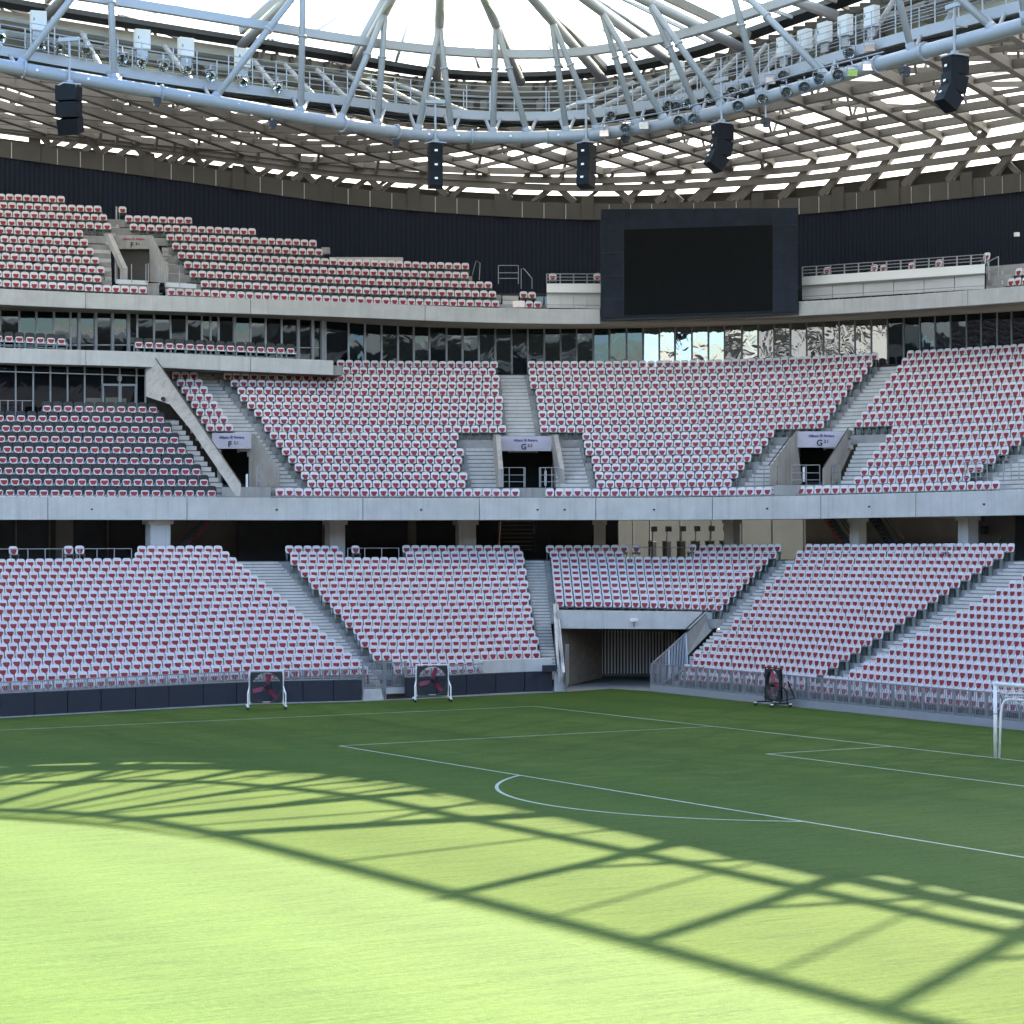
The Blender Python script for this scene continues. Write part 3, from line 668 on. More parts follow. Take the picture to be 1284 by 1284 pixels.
vom('mouth of stairs under a lilac sign lettered G, at the foot of the central aisle', 'G', '2.2', (626.5,547,691.5,565.5), (628,566,691,609), 130.3,
    [((624,545,130.4),(629,588,126.6),(629,611,126.6),[(624,545),(627.5,545),(631,588),(631,611),(624.5,611)], _r*-.25), ((691,545,130.3),(702,588,126.6),(702,611,126.6),[(690.5,545),(694,545),(702,588),(702,611),(697,611)], _r*.25)])
vom('mouth of stairs under a lilac sign lettered G, between grey cheek walls nearer the goal', 'G', '2.1', (1000,541,1060,561), (1005,562,1046,607), 123.9,
    [((966,586,120.2),(1000,540,123.9),(966,609,120.2),[(966,586),(999,540),(1001,540),(1001,562),(1006,607),(966,609)], _f*.2), ((1032,588,119.0),(1064,539,123.6),(1032,608,119.0),[(1032,588),(1063,539),(1067,539),(1069,560),(1048,607),(1032,608)], _f*.25)])
dr = MB()
for (a, b) in (((964,583,120.1),(999,536,123.7)),((1033,585,118.9),(1064,536,123.4))): dr.tube([at(*a), at(*b)], .03, 6)
dr.build('cheek_rail', 'dark_metal', mid)
for lb, pts in (('grey three-rail guard at the central stair mouth, on the touchline side', [(631,611,126.4),(638.5,611,126.4),(657,611,126.4),(658.5,611,126.4)]), ('grey three-rail guard at the central stair mouth, on the goal side', [(676.5,611,126.4),(678,611,126.4),(684,611,126.4),(692,611,126.4),(701,611,126.4)]),
                ('grey three-rail guard at the stair mouth nearer the goal', [(993,609,120.9),(1011,609,120.7),(1028,609,120.4)]), ('grey guard at the foot of the aisle left of the stair mouth nearer the goal', [(946,611,122),(958,611,121.8),(966,611,121.7),(976,611,121)]), ('grey guard on the stair foot behind the seats towards the goal', [(1044,609,120.4),(1052,609,120.2)]),
                ('tall grey rail at the far aisle end near the goal', [(1210,607,113),(1224,606,112.6),(1238,605,112.2)]), ('tall grey rail at the frame edge beside the last stair mouth', [(1258,605,111),(1268,604,110.6),(1278,603,110.2)]), ('low grey rail at the stair mouth lettered F', [(322,610,124),(327,610,124)])):
    railing('guard_railing', lb, 'railing', [at(*p) for p in pts], 1.05, 'steel', (1.0,.62,.28), group='guard railings of the middle tier')
for px, py, D, lb in ((1008, 595, 122.5, 'white upright board at the stair mouth nearer the goal'), (684, 600, 128.4, 'white upright post at the central stair mouth'), (309.5, 604, 126.2, 'small white post at the stair mouth lettered F')):
    tag(MB().slab(quad((px-1.3,py-9,D),(px+1.3,py-10,D),(px+1.3,py+9,D),(px-1.3,py+9,D)), _f*.1).build('notice_board', 'white_paint', bevel=.01), lb, 'board')
# last cheek wall at the frame edge
mb = MB().slab(quad((1262,582,113.5),(1300,535,122),(1305,600,118),(1262,604,113.3)), _f*.25); tag(mb.build('cheek_wall_panel', 'concrete'), 'sloping grey concrete cheek wall at the frame edge above the goal', 'wall')

# ------------------------------------------------ PREMIUM BLOCK
prem = thing('premium_stand', 'raked concrete block carrying black framed seats below the glazed lounge', 'stand', PF(150))
tr = MB(); st = MB(); BP = (-260, 275, -280, 201)
terrace(tr, 'P', 0, 8, *BP); stair(prem, 'P', 0, 8, 275, 298, 201, 224)
q = pxs(-260, 214, 20); tr.grid([[PTT(x, 0, .4) for x in q], [PTT(x, 0, 6) for x in q]])
tr.build('terrace', ['concrete_step', 'concrete_step'], prem)
PSEATS = []
_s = SEATS; SEATS = []
seats('P', 0, 7, -40, 275, -60, 201, 'p', pitch=.57, ref=1); seats('P', 8, 8, 95, 275, 41, 201, 'p', pitch=.57, ref=1)
PSEATS, SEATS = SEATS, _s
# sloped wall dividing it from the middle tier
mb = MB(); mb.slab(plane3((186,441,131.5),(301,612,119.3),(277,622.5,119.6),[(182.5,440),(190,443),(301.5,607),(301.5,622.3),(296,622.3),(241,541),(213,507),(183,497)]), _f*.3)
dv = tag(mb.build('dividing_wall', 'concrete'), 'pale concrete wall sloping down between the black seats and the lilac sign', 'wall')
MB().tube([at(186,436,131.4), at(302,606,119.2)], .03, 6).build('handrail', 'dark_metal', dv)
tag(MB().tube([at(204.5,500,128.3), at(204.5,500,127.4)], .12, 10).build('wall_lamp', 'dark_metal'), 'small round black fitting on the sloping concrete wall', 'lamp')
# box terrace fascia
bx = thing('box_terrace', 'pale concrete balcony front below the row of box seats', 'balcony', BX(200))
bj = [(-300,107.5,.67),(108,190,.67),(190,314,.62),(314.6,418,.62)]
BF = K([(-300,421,121),(0,435.8,127.6),(185,441.5,130.2),(300,447,131.8),(418,452,133.2)])
for a, b, hh in bj:
    q = pxs(a, b, 20); MB().sweep([BF(x) for x in q], [BF.normal(x) for x in q], [(0,-.82),(.25,-.82),(.25,0),(0,0)]).build('fascia_panel', 'concrete_pale', bx, bevel=.015)
q = pxs(-300, 430, 20)
MB().sweep([BF(x) for x in q], [BF.normal(x) for x in q], [(.26,-.8),(5.5,-.8),(5.5,-.25),(.26,-.25)]).build('deck', 'concrete', bx)
_s = SEATS; SEATS = []
TW['B'] = (BX, K(list(zip(BX.x, BX.y, [d+1 for d in BX.d])), SH), 2)
seats('B', 0, 0, -40, 85, -40, 85, 'edge', pitch=.57, ref=1); seats('B', 0, 0, 166, 373, 166, 373, 'centre', pitch=.57, ref=-1)
BSEATS, SEATS = SEATS, _s
# glazing under the box terrace
gz = thing('lounge_window_wall', 'dark glazed lounge wall with double door above the black seats', 'window wall', PTT(90, 0, 3))
PG = K([(-300,500,121.2),(0,516,129.3),(182,518,131.8)])
jx = [-120,-80,-40,-2,19.5,41.5,63,84.5,106,128,150,171]
for a, b in zip(jx, jx[1:]+[182]):
    q = [a, b]; MB().sweep([PG(x, -.4) for x in q], [PG.normal(x) for x in q], [(0,0),(.04,0),(.04,3.15),(0,3.15)]).build('window_pane', 'glass_box', gz)
mb = MB()
for x in jx+[182]: mb.bar(PG(x, -.4), PG(x, 2.9), .09, .09)
mb.sweep([PG(x) for x in (-120,182)], [PG.normal(x) for x in (-120,182)], [(-.04,2.05),(.08,2.05),(.08,2.1),(-.04,2.1)])
mb.build('mullions', 'steel', gz)
df = MB()
for x in (129, 149.5, 151, 170): df.bar(PG(x, -.4, -.1), PG(x, 1.55, -.1), .14, .1)
df.bar(PG(128.5, 1.55, -.1), PG(171, 1.55, -.1), .14, .12); df.build('door_frame', 'pale_steel', gz)
mb = MB(); mb.box(PG(150, 1.9, -.2), (.2,.2,.25)); mb.build('door_lamp', 'pale_steel', gz)
mb = MB(); mb.slab([PG(108,-.4,-.06), PG(127,-.4,-.06), PG(127,.82,-.06), PG(108,.82,-.06)], _f*.02); mb.slab([PG(132,-.3,-.07), PG(148,-.3,-.07), PG(148,.85,-.07), PG(132,.85,-.07)], _f*.02); mb.slab([PG(153,-.3,-.07), PG(158.5,-.3,-.07), PG(158.5,.8,-.07), PG(153,.8,-.07)], _f*.02)
mb.build('cream_lower_pane', 'cream', gz)  # cream sheets standing in front of the lower panes
railing('terrace_railing', 'thin grey rail in front of the lounge windows at the frame edge', 'railing', [PTT(x, .0, .6) for x in (-40,-20,0,10,28,41)], 1.0, 'steel', (1.0,))

# ------------------------------------------------ LONG GLAZED LOUNGE UNDER THE UPPER TIER
GL = K([(-300,440,126),(0,452,132.0),(200,452,134.6),(400,455,137.6),(480,455,139.6),(640,456,141),(860,454,139.6),(1103,444,133),(1284,433,125.6),(1450,418,118)])
lg = thing('lounge_glazing', 'long band of dark lounge windows under the upper tier fascia', 'window wall', GL(640))
jx = [-112,-88,-66,-44,-21,0,24,45.6,67.5,88.5,99,120,140,162,172,193,214,234,253,264,274,294,314,333,353,374,392,408]
jx += [437,457.6,478.3,499,518.7,538.6,559.8,579.9,600.5,621,641.7,662,682.5,703.3,723.3,744,764.3,786,806.6,827,846.6]
jx += [868,888.6,909,930.7,951,971,991.5,1012,1033,1053,1072.6,1093,1113.5,1133.5,1154,1173,1192.5,1212.5,1231,1251,1269,1290,1312,1335]
for a, b in zip(jx, jx[1:]):
    m_ = 'glass_mirror' if 800 < a < 1100 else ('glass_box' if a < 410 or a > 1180 else 'glass')
    z0, z1 = GL(a).z, 0
    q = [a, b]; tl = rnd.uniform(-.012, .012)
    MB().sweep([GL(x, -.6) for x in q], [GL.normal(x) for x in q], [(0,0),(.04,0),(.04+tl*4,4.6),(tl*4,4.6)]).build('window_pane', m_, lg)
mb = MB()
for x in jx: mb.bar(GL(x, -.6), GL(x, 4), .07, .12)
mb.sweep([GL(x) for x in pxs(-112, 408, 20)], [GL.normal(x) for x in pxs(-112, 408, 20)], [(-.05,.85),(.05,.85),(.05,.9),(-.05,.9)])
mb.build('mullions', 'steel', lg)
for x in (99,120,141,161,294,374,392,404): MB().bar(GL(x, -.6, -.1), GL(x, 4, -.1), .16 if x < 400 else .3, .16).build('frame_post', 'pale_steel', lg)
q = pxs(-300, 1400, 24)
MB().sweep([GL(x) for x in q], [GL.normal(x) for x in q], [(.05,-.6),(3,-.6),(3,4.2),(.05,4.2)]).build('interior', 'dark_wall', lg)
# ------------------------------------------------ UPPER TIER
upp = thing('upper_stand', 'upper concrete seating tier with pale fascia, below the navy clad wall', 'stand', UF(400))
fj = [-300,-120,107,314,533,752.5]
for a, b in zip(fj, fj[1:]):
    q = pxs(a+.3, b-.3, 22); MB().sweep([F2T(x) for x in q], [F2T.normal(x) for x in q], [(0,-.86),(.28,-.86),(.28,0),(0,0)]).build('fascia_panel', 'concrete_pale', upp, bevel=.015)
for a, b in ((1001,1213),(1213,1400)):
    q = pxs(a+.3, b-.3, 22); MB().sweep([F2T(x) for x in q], [F2T.normal(x) for x in q], [(0,-.80),(.28,-.80),(.28,0),(0,0)]).build('fascia_panel', 'concrete_pale', upp, bevel=.015)
q = pxs(-300, 1400, 22)
MB().sweep([F2T(x) for x in q], [F2T.normal(x) for x in q], [(.29,-.83),(6,-.83),(6,-.5),(.29,-.5)]).build('soffit', 'concrete_warm', upp)
q = pxs(752.6, 1000.6, 22)
MB().sweep([F2T(x, 0, 0) for x in q], [F2T.normal(x) for x in q], [(.1,-.82),(.3,-.82),(.3,-.45),(.1,-.45)]).build('fascia_panel', 'concrete', upp)
EXT = {10:[(-300,85)], 9:[(-300,169)], 8:[(-300,245)], 7:[(-300,332)], 6:[(-300,404)], 5:[(-300,410)], 4:[(-300,592)], 3:[(-300,597)], 2:[(-300,628)], 1:[(-300,688)], 0:[(-300,688)]}
USE = {10:[(-220,83)], 9:[(-220,129),(147,169)], 8:[(-220,136),(155,243.5)], 7:[(-220,141),(161,331)], 6:[(-220,106),(207,403)], 5:[(-220,112),(214,409)], 4:[(-220,119),(221,590)], 3:[(-220,126),(229,595)], 2:[(-220,133),(236,626)], 1:[(-220,129),(250,628),(650,682)], 0:[(-220,186),(208,628),(657,685)]}
HOLE = {1:(131,236),2:(134,234),3:(127,229),4:(120,222),5:(113,214),6:(107,207)}
tr = MB()
for i, e in EXT.items():
    for a, b in e:
        if i in HOLE:
            h0, h1 = 139, 211; terrace(tr, 'U', i, i, a, h0, a, h0); terrace(tr, 'U', i, i, h1, b, h1, b)
        else: terrace(tr, 'U', i, i, a, b, a, b)
tr.build('terrace', ['concrete_step', 'concrete_step'], upp)
st = MB()
stair(upp, 'U', 1, 6, 120, 141, 103, 137); stair(upp, 'U', 1, 6, 209, 242, 200, 212); stair(upp, 'U', 7, 9, 142, 159, 128, 148); stair(upp, 'U', 0, 2, 630, 650, 630, 650)
for i, e in USE.items():
    for a, b in e: seats('U', i, i, a, b, a, b, 'u', ref=1 if a < 0 else -1)
# right of the screen: last seats near the frame edge
tr = MB(); terrace(tr, 'U', 0, 3, 1236, 1400, 1236, 1400); tr.build('terrace', ['concrete_step', 'concrete_step'], upp)
seats('U', 0, 0, 1262, 1400, 1262, 1400, 'u', ref=-1); seats('U', 1, 1, 1272, 1400, 1272, 1400, 'u', ref=-1); seats('U', 2, 2, 1274, 1284, 1274, 1285, 'u', ref=-1)
vom('small stair mouth with grey door under the sign lettered F in the upper tier', 'F', '3.1', (146,295,189,312), (152,312,186,350), 136.4,
    [((137,293,136.4),(160,336,133.4),(160,352,133.4),[(135,293),(140,293),(160,336),(160,352),(156,352),(156,338)], _r*-.25), ((187,295,136.4),(211,337,133.2),(211,355,133.2),[(187,295),(191,295),(211,337),(211,355),(188,353)], _f*.25)], D2=4, m='concrete', tcol='sign_red', wm='concrete', door=True, near=133.0)
gp = thing('guard_screen', 'pale translucent guard panels on posts in front of the upper stair mouth', 'railing', at(165, 353, 132.6), )
MB().slab(quad((145,350,132.9),(185,352,132.9),(185,357,132.9),(145,355.5,132.9)), _f*.04).slab(quad((208,354,133.1),(246,356,133.1),(246,361.5,133.1),(208,359.5,133.1)), _f*.04).build('panel', 'cabinet', gp)
mb = MB()
for px, y in ((145,330),(165,331),(183,331),(186,330),(200,333),(207,334),(225,336)): mb.tube([at(px, y, 132.8), at(px, y+24, 132.8)], .025, 6)
mb.build('posts', 'steel', gp)
tag(MB().slab(quad((126.5,265,141.5),(128,265,141.5),(128,285,141.5),(126.5,285,141.5)), _f*.04).slab(quad((145,259,141.5),(147,259,141.5),(147,279,141.5),(145,279,141.5)), _f*.04).slab(quad((126.5,280,141.5),(147,278,141.5),(147,279,141.5),(126.5,281,141.5)), _f*.04).build('stair_gate', 'steel'), 'thin grey gate posts at the head of the upper stair, against the navy wall', 'gate')
railing('stair_railing', 'thin grey guard rail at the head of the short stair by the white platform', 'railing', [at(625,356,141), at(650,356,141)], 1.1, 'steel', (1.0,.6,.3))
mb = MB().tube([at(653.5,362,141), at(653.5,337,141), at(657,337,141), at(667,349,140), at(667,362,140)], .025, 6); tag(mb.build('stair_handrail', 'steel'), 'bent grey handrail beside the short stair by the white platform', 'railing')
tag(MB().tube([at(592,345,142), at(597,327,142), at(602,330,142), at(601,351,141.5)], .022, 6).build('end_handrail', 'steel'), 'thin bent handrail at the end of the upper seat rows, before the navy wall', 'railing')
ledge = MB(); ledge.slab(quad((403,310,144),(413,310,144),(413,318,144),(403,318,144)), _f*.6); ledge.slab(quad((413,322.5,143.6),(505,322.5,144.5),(505,331,144),(413,329,143)), _f*.6); ledge.build('end_ledge', 'concrete', upp)
tag(MB().slab(quad((643,377,137.6),(658,377,137.6),(658,385,137.4),(643,385,137.4)), _f*.03).build('notice_sheet', 'paper'), 'pale paper notice propped on the fascia at the short stair foot', 'notice', )
# white camera platforms either side of the screen
def platform(lb, x0, x1, yT0, yT1, yB0, yB1, D0, D1, n, rl):
    t = thing('camera_platform', lb, 'platform', at(x0, yB0, D0)); L_ = lambda a, b, f: a+(b-a)*f
    P_ = lambda f, y0, y1, dD=0: at(L_(x0,x1,f), L_(y0,y1,f), L_(D0,D1,f)+dD)
    for i in range(n):
        f0, f1 = i/n+.002, (i+1)/n-.002; lo = .52
        ym0, ym1 = yT0+(yB0-yT0)*.36, yT1+(yB1-yT1)*.36
        MB().slab([P_(f0,ym0,ym1,.25), P_(f1,ym0,ym1,.25), P_(f1,yB0,yB1,.25), P_(f0,yB0,yB1,.25)], _f*.2).build('lower_panel', 'white_wall', t)
    MB().slab([P_(0,yT0,yT1), P_(1,yT0,yT1), P_(1,ym0,ym1), P_(0,ym0,ym1)], _f*.2).build('parapet', 'white_paint', t)
    MB().slab([P_(0,ym0,ym1,.2), P_(1,ym0,ym1,.2), P_(1,ym0,ym1,5), P_(0,ym0,ym1,5)], V((0,0,-.1))).build('deck', 'concrete', t)
    mb = MB()
    for i in range(rl+1): mb.bar(P_(i/rl,yT0,yT1,-.03), P_(i/rl,yT0-12,yT1-12,-.03), .07, .05)
    for dy in (-12,-8,-4): mb.tube([P_(0,yT0+dy,yT1+dy,-.03), P_(1,yT0+dy,yT1+dy,-.03)], .025, 6)
    mb.tube([P_(0,ym0+1,ym1+1,-.2), P_(1,ym0+1,ym1+1,-.2)], .022, 6); mb.tube([P_(0,yB0-4,yB1-4,-.3), P_(1,yB0-4,yB1-4,-.3)], .02, 6)
    mb.build('rails_and_posts', 'steel', t); return t  # platform posts and rails, one object
platform('short white platform with railing beside the video screen, next to the short stair', 685.5, 753, 355.5, 355.5, 386, 387, 138.2, 138.8, 4, 4)
platform('long white platform with railing beside the video screen, towards the goal', 1006, 1235, 347, 331, 376, 362, 133.4, 123.6, 6, 13)
stair(upp, 'U', 0, 3, 1236, 1262, 1236, 1262)
railing('stair_railing', 'grey upright rails at the steps past the long white platform', 'railing', [at(1240,352,123), at(1252,346,122)], 1.0, 'pale_steel', (1.0,.5))

# ------------------------------------------------ NAVY BACK WALL AND RING BEAM
nw = thing('navy_back_wall', 'dark navy ribbed back wall curving behind the upper tier', 'wall', WB(640))
q = pxs(-300, 1450, 10); pts = [WB(x) for x in q]
mb = MB().grid([[V((p.x, p.y, p.z)) for p in pts], [V((p.x, p.y, p.z-9.5)) for p in pts]]); o = mb.build('cladding', 'navy_clad', nw, fix=False)
uvl = o.data.uv_layers.new(name='UVMap'); L = [0]
for a, b in zip(pts, pts[1:]): L.append(L[-1]+(b-a).length)
n_ = len(pts)
for lp in o.data.loops: uvl.data[lp.index].uv = (L[lp.vertex_index % n_], 0 if lp.vertex_index < n_ else 9.5)
nr_ = [WB.normal(x) for x in q]
for a, b, dn in ((-300,768,-34),(768,1052,-17.6),(1052,1450,-28)):
    qq = pxs(a, b, 14); MB().sweep([WB(x) for x in qq], [WB.normal(x) for x in qq], [(.3,0),(.55,0),(.55,dn),(.3,dn)]).build('backing', 'dark_wall', nw)
rb = thing('ring_beam', 'taupe panelled ring beam along the top of the navy wall', 'beam', WB(640))
MB().sweep(pts, nr_, [(-.1,0),(.5,0),(.5,1.05),(-.1,1.05)]).build('panel_band', 'taupe', rb)
mb = MB(); s0 = 0; mw = MB()
for a, b, l in zip(q, q[1:], L):
    while s0 < l+ (L[1]-L[0]) and s0 < L[-1]:
        f = interp(L, q, s0); mb.bar(WB(f, .02, -.14), WB(f, 1.0, -.14), .02, .05)
        if int(s0/1.4) % 4 == 0: mw.slab([WB(f-7.5,.02,-.2), WB(f+7.5,.02,-.2), WB(f+7.5,1.5,-.2), WB(f-7.5,1.5,-.2)], _f*.1)
        s0 += 1.4
mb.build('joints', 'concrete_pale', rb); mw.build('cover_plates', 'taupe', rb)
tag(MB().box(at(1275,294,130), (.22,.22,.22)).build('wall_light', 'white_paint'), 'small white lamp fixed on the navy wall above the last seats', 'lamp')

# ------------------------------------------------ VIDEO SCREEN
t = thing('video_screen', 'big black video screen in a navy frame hung over the corner', 'screen', at(877, 393, 136))
Da, Db = 137.0, 131.6
def SP(px, py, dD=0): return at(px, py, Da+(Db-Da)*(px-754)/(1000-754)+dD)
MB().slab([SP(754,262), SP(1000.5,260), SP(1000.5,391.5), SP(754,399.5)], _f*1.2).build('cabinet', 'screen_side', t, bevel=.03)
MB().slab([SP(782.5,288,-.06), SP(968.5,282,-.06), SP(968.5,389.5,-.06), SP(782.5,395.5,-.06)], _f*.1).build('display', 'screen', t)
mb = MB()
for px in (782, 969): mb.slab([SP(px,264,-.04), SP(px+.8,264,-.04), SP(px+.8,394,-.04), SP(px,394,-.04)], _f*.1)
for k in range(4):
    y = 287+k*29; mb.slab([SP(755,y+.6,-.03), SP(782,y,-.03), SP(782,y+.6,-.03), SP(755,y+1.2,-.03)], _f*.08); mb.slab([SP(970,y-5,-.03), SP(1000,y-5.6,-.03), SP(1000,y-5,-.03), SP(970,y-4.4,-.03)], _f*.08)
mb.build('joints', 'dark_metal', t)
MB().slab([SP(754,399,.1), SP(1000.5,391,.1), SP(1000.5,393.5,.1), SP(754,402,.1)], _f*1).build('bottom_trim', 'dark_metal', t)
# ================================================================ ROOF
def curvez(tab, zf):                                        # image curve at known heights -> plan curve
    k = K([(x, y, depth(atz(x, y, zf(x)))) for x, y in tab]); return k
def zT(px): return 26.0 + (1.1*((440-px)/440)**1.3 if px < 440 else 0)
TK = curvez([(-120,61),(0,82),(202,116.5),(320,136.5),(440,157),(520,168.5),(600,172),(687,171.5),(749,168),(824,157.5),(900,140),(1000,111),(1101,81),(1284,31),(1400,-2)], zT)
def zG(px): return 30.0 + (1.0*((420-px)/420)**1.3 if px < 420 else 0)
GK = curvez([(-120,-14),(0,10),(210,45),(420,78),(548,99),(660,104),(763,96),(844,80),(974,37),(1036,15),(1200,-45),(1400,-118)], zG)
BK = curvez([(-120,-38),(0,-20),(147,2),(300,27),(440,50),(548,63),(646,68),(720,66),(780,58),(860,42),(991,0),(1200,-70),(1400,-140)], lambda x: 30.0+(1.0*((420-x)/420)**1.3 if x < 420 else 0))
CK = K([(x, y, TK.D(x)+1.6) for x, y in ((-120,42),(0,62),(202,97),(440,126.5),(540,139),(626,144.5),(740,141.5),(860,121),(974,92),(1101,54),(1284,5),(1400,-28))])
TPTS = [TK(x) for x in pxs(-120, 1400, 12)]
# plan of the clear canopy's inner edge, traced back from its shadow on the grass
SUN = V((.977, .83, -1)).normalized()
HI = 32.0
ish = [(75.0,13.5),(60,15.5),(50,18.5),(42,22.2),(36.5,25.2),(33.45,27.4),(31.9,29.6),(31.1,31.8),(30.7,34.6),(30.55,38.7),(30.5,45),(30.5,53.5),(30.7,63),(30.7,90)]
IP = [V((x-.977*HI, y-.83*HI, HI)) for x, y in ish]
def densify(P, n):
    L = [0]
    for a, b in zip(P, P[1:]): L.append(L[-1]+(b-a).length)
    out = []
    for i in range(n):
        s = L[-1]*i/(n-1); out.append(V((interp(L, [p.x for p in P], s), interp(L, [p.y for p in P], s), interp(L, [p.z for p in P], s))))
    return out
IPD = densify(IP, 90)
roof = thing('roof_structure', 'pale tubular roof with lattice underside and clear canopy over the stands', 'roof', TK(600))
tb = MB().tube([V((120, TPTS[0].y+3, 28.5))]+TPTS+[V((TPTS[-1].x, 85, 26))], .285, 14); tb.build('ring_tube', 'white_steel', roof, smooth=True)
for px in (30, 202, 430, 592, 687, 760, 497, 1102, 1160): MB().tube([TK(px-1), TK(px+1)], .37, 14).build('flange', 'pale_steel', roof)
for px in (48, 112, 238, 300, 470, 538, 575, 640, 700, 1010, 1130):
    p = TK(px); MB().box(p-_f*.27+V((0,0,.03)), (.09,.09,.09)).build('marker', 'white_paint', roof)
# mains with their V struts
MAINS = [((58,20),(136,-62),(22,144)), ((302,58),(380,-19),(266,377)), ((444,87),(483,14),(425,473)), ((548,103),(551,31),(523,567)), ((653,103),(622,31),(618,663)),
         ((759,103),(692,26),(711,751)), ((842,79),(754,14),(799,836)), ((940,65),(814,3),(878,909)), ((1050,20),(914,-28),(955,1039)), ((1172,-18),(1103,-93),(1145,1250))]
mains = []
def near_I(p): return min(IPD, key=lambda q: (q-p).length)
for (gx, gy), (jx_, jy), legs in MAINS:
    g_ = GK(gx); g_ = at(gx, gy, depth(g_))
    best = None
    for z in [30.6+.04*i for i in range(60)]:               # where the sight line of the joint meets the sloping canopy
        j = atz(jx_, jy, z); i_ = near_I(j); f = (j-g_).length/max(.1, (i_-g_).length); e = abs(z-(g_.z+(i_.z-g_.z)*f))
        if best is None or e < best[0]: best = (e, j)
    mains.append((g_, best[1], [TK(x) for x in legs]))
# regular continuation along both straights (their shadows reach the grass)
d1 = mains[-1][0]-mains[-2][0]
for k in range(1, 4): mains.append(tuple([mains[9][0]+d1*k, mains[9][1]+(mains[9][1]-mains[8][1]).normalized()*d1.length*k, [q+d1*k for q in mains[9][2]]]))
d0 = mains[0][0]-mains[1][0]
for k in range(1, 4): mains.append((mains[0][0]+d0*k, mains[0][1]+d0*k, [q+d0*k for q in mains[0][2]]))
for g_, j, legs in mains:
    i_ = j+(j-g_).normalized()*max(.5, min((q-j).dot((j-g_).normalized()) for q in [near_I(j+(j-g_)*.6)]))
    MB().tube([g_, j, i_], .23, 12).build('main_tube', 'white_steel', roof, smooth=True)
    MB().bar(g_+V((0,0,.72)), i_+V((0,0,.55)), .2, .4).build('purlin_beam', 'lattice', roof)
    for l in legs:
        MB().tube([l, l.lerp(j, .93), j], .145, 10).tube([l.lerp(j,.60), l.lerp(j,.615)], .21, 10).tube([l+(j-l)*.0, l+(j-l).normalized()*.45], .21, 10).build('strut', 'white_steel', roof, smooth=True)
        lx = pix(l)[0]; lx = max(-120, min(1400, lx))
        for o_ in (-9, 9): MB().tube([l, CK(lx+o_, -.2)], .085, 6).build('hanger', 'white_steel', roof)
        if -120 < lx < 1400:
            g2 = min((GK(x) for x in pxs(-120, 1400, 8)), key=lambda q: (V((q.x, q.y, 0))-V((l.x, l.y, 0))).length)
            MB().tube([CK(lx, -.1)+CK.normal(lx)*1.3, g2+V((0,0,-.5))], .12, 8).build('back_strut', 'white_steel', roof)
ms = [m for m in (mains[:-4:-1]+mains[:10]+mains[10:13])]
for (g1, j1, _), (g2, j2, _) in zip(ms, ms[1:]):             # slimmer rafter half way between two mains
    if (g1-g2).length > 18: continue
    gm = (g1+g2)/2+V((0,0,.75)); jm = (j1+j2)/2+V((0,0,.6)); im = near_I(gm+(jm-gm)*1.9)+V((0,0,.5))
    MB().bar(gm, im, .13, .16).build('rafter', 'pale_steel', roof)
# ring beam on the canopy, canopy edge, gutter
bq = pxs(-120, 1400, 14)
BP_ = [V((110, BK(-120).y+2, 32))]+[BK(x) for x in bq]+[V((BK(1400).x, 85, 30.0))]
def pln(P):
    r = []
    for i in range(len(P)):
        t = P[min(i+1, len(P)-1)]-P[max(i-1, 0)]; n = V((t.y, -t.x, 0)).normalized()
        if n.dot(V((52,34,0))-P[i]) > 0: n = -n
        r.append(n)
    return r
MB().sweep(BP_, pln(BP_), [(-.18,-.19),(.18,-.19),(.18,.19),(-.18,.19)]).build('canopy_ring_beam', 'pale_steel', roof)
MB().sweep(IPD, pln(IPD), [(-.17,-.2),(.17,-.2),(.17,.2),(-.17,.2)]).build('canopy_edge_beam', 'pale_steel', roof)
GP = [V((110, GK(-120).y+2, 32))]+[GK(x) for x in bq]+[V((GK(1400).x, 85, 30))]
gn = pln(GP)
MB().sweep(GP, gn, [(0,.32),(.7,.2),(.7,.45),(0,.55)]).build('gutter', 'dark_metal', roof)
MB().tube([p+n*.6+V((0,0,-.55)) for p, n in zip(GP, gn)], .2, 8).build('gutter_pipe', 'taupe', roof)
MB().sweep(GP, gn, [(2.6,-1.7),(2.72,-1.7),(1.6,.3),(1.48,.3)]).build('inner_fascia', 'white_wall', roof)
# clear canopy foil between inner edge and gutter
def resample(P, n): return densify(P, n)
Gd = resample(GP, 90)
MB().grid([[p+V((0,0,.7)) for p in IPD[::-1]] if (IPD[0]-Gd[0]).length > (IPD[-1]-Gd[0]).length else [p+V((0,0,.7)) for p in IPD], [p+V((0,0,.62)) for p in Gd]]).build('canopy_foil', 'etfe', roof, fix=False)

# ---------------- lattice underside (u along the bowl, v outward then down to the ring beam)
LI = [V((p.x, p.y, 28.7+(p.z-30)*.8)) for p in Gd]           # inner edge hangs under the gutter
Wq = pxs(-300, 1450, 12)
WPp = [V((70, WB(-300).y-4, WB(-300).z+2))]+[WB(x, 1.0) for x in Wq]
WPp = WPp+[WPp[-1]+(WPp[-1]-WPp[-4]).normalized()*30]
def corner_u(P, n):                                          # pair both curves through the corner direction
    c = V((14, 22, 0)); A = []
    for p in P: A.append(math.atan2(-(p.x-c.x), -(p.y-c.y)))
    return A
aL = corner_u(LI, 0); aW = corner_u(WPp, 0)
oL = sorted(range(len(LI)), key=lambda i: aL[i]); oW = sorted(range(len(WPp)), key=lambda i: aW[i])
def on(P, A, o, a):
    xs_ = [A[i] for i in o]; k = 0
    a = max(xs_[0], min(xs_[-1], a))
    while k < len(xs_)-2 and xs_[k+1] < a: k += 1
    f = (a-xs_[k])/max(1e-6, xs_[k+1]-xs_[k]); return P[o[k]].lerp(P[o[k+1]], f)
VF = .90
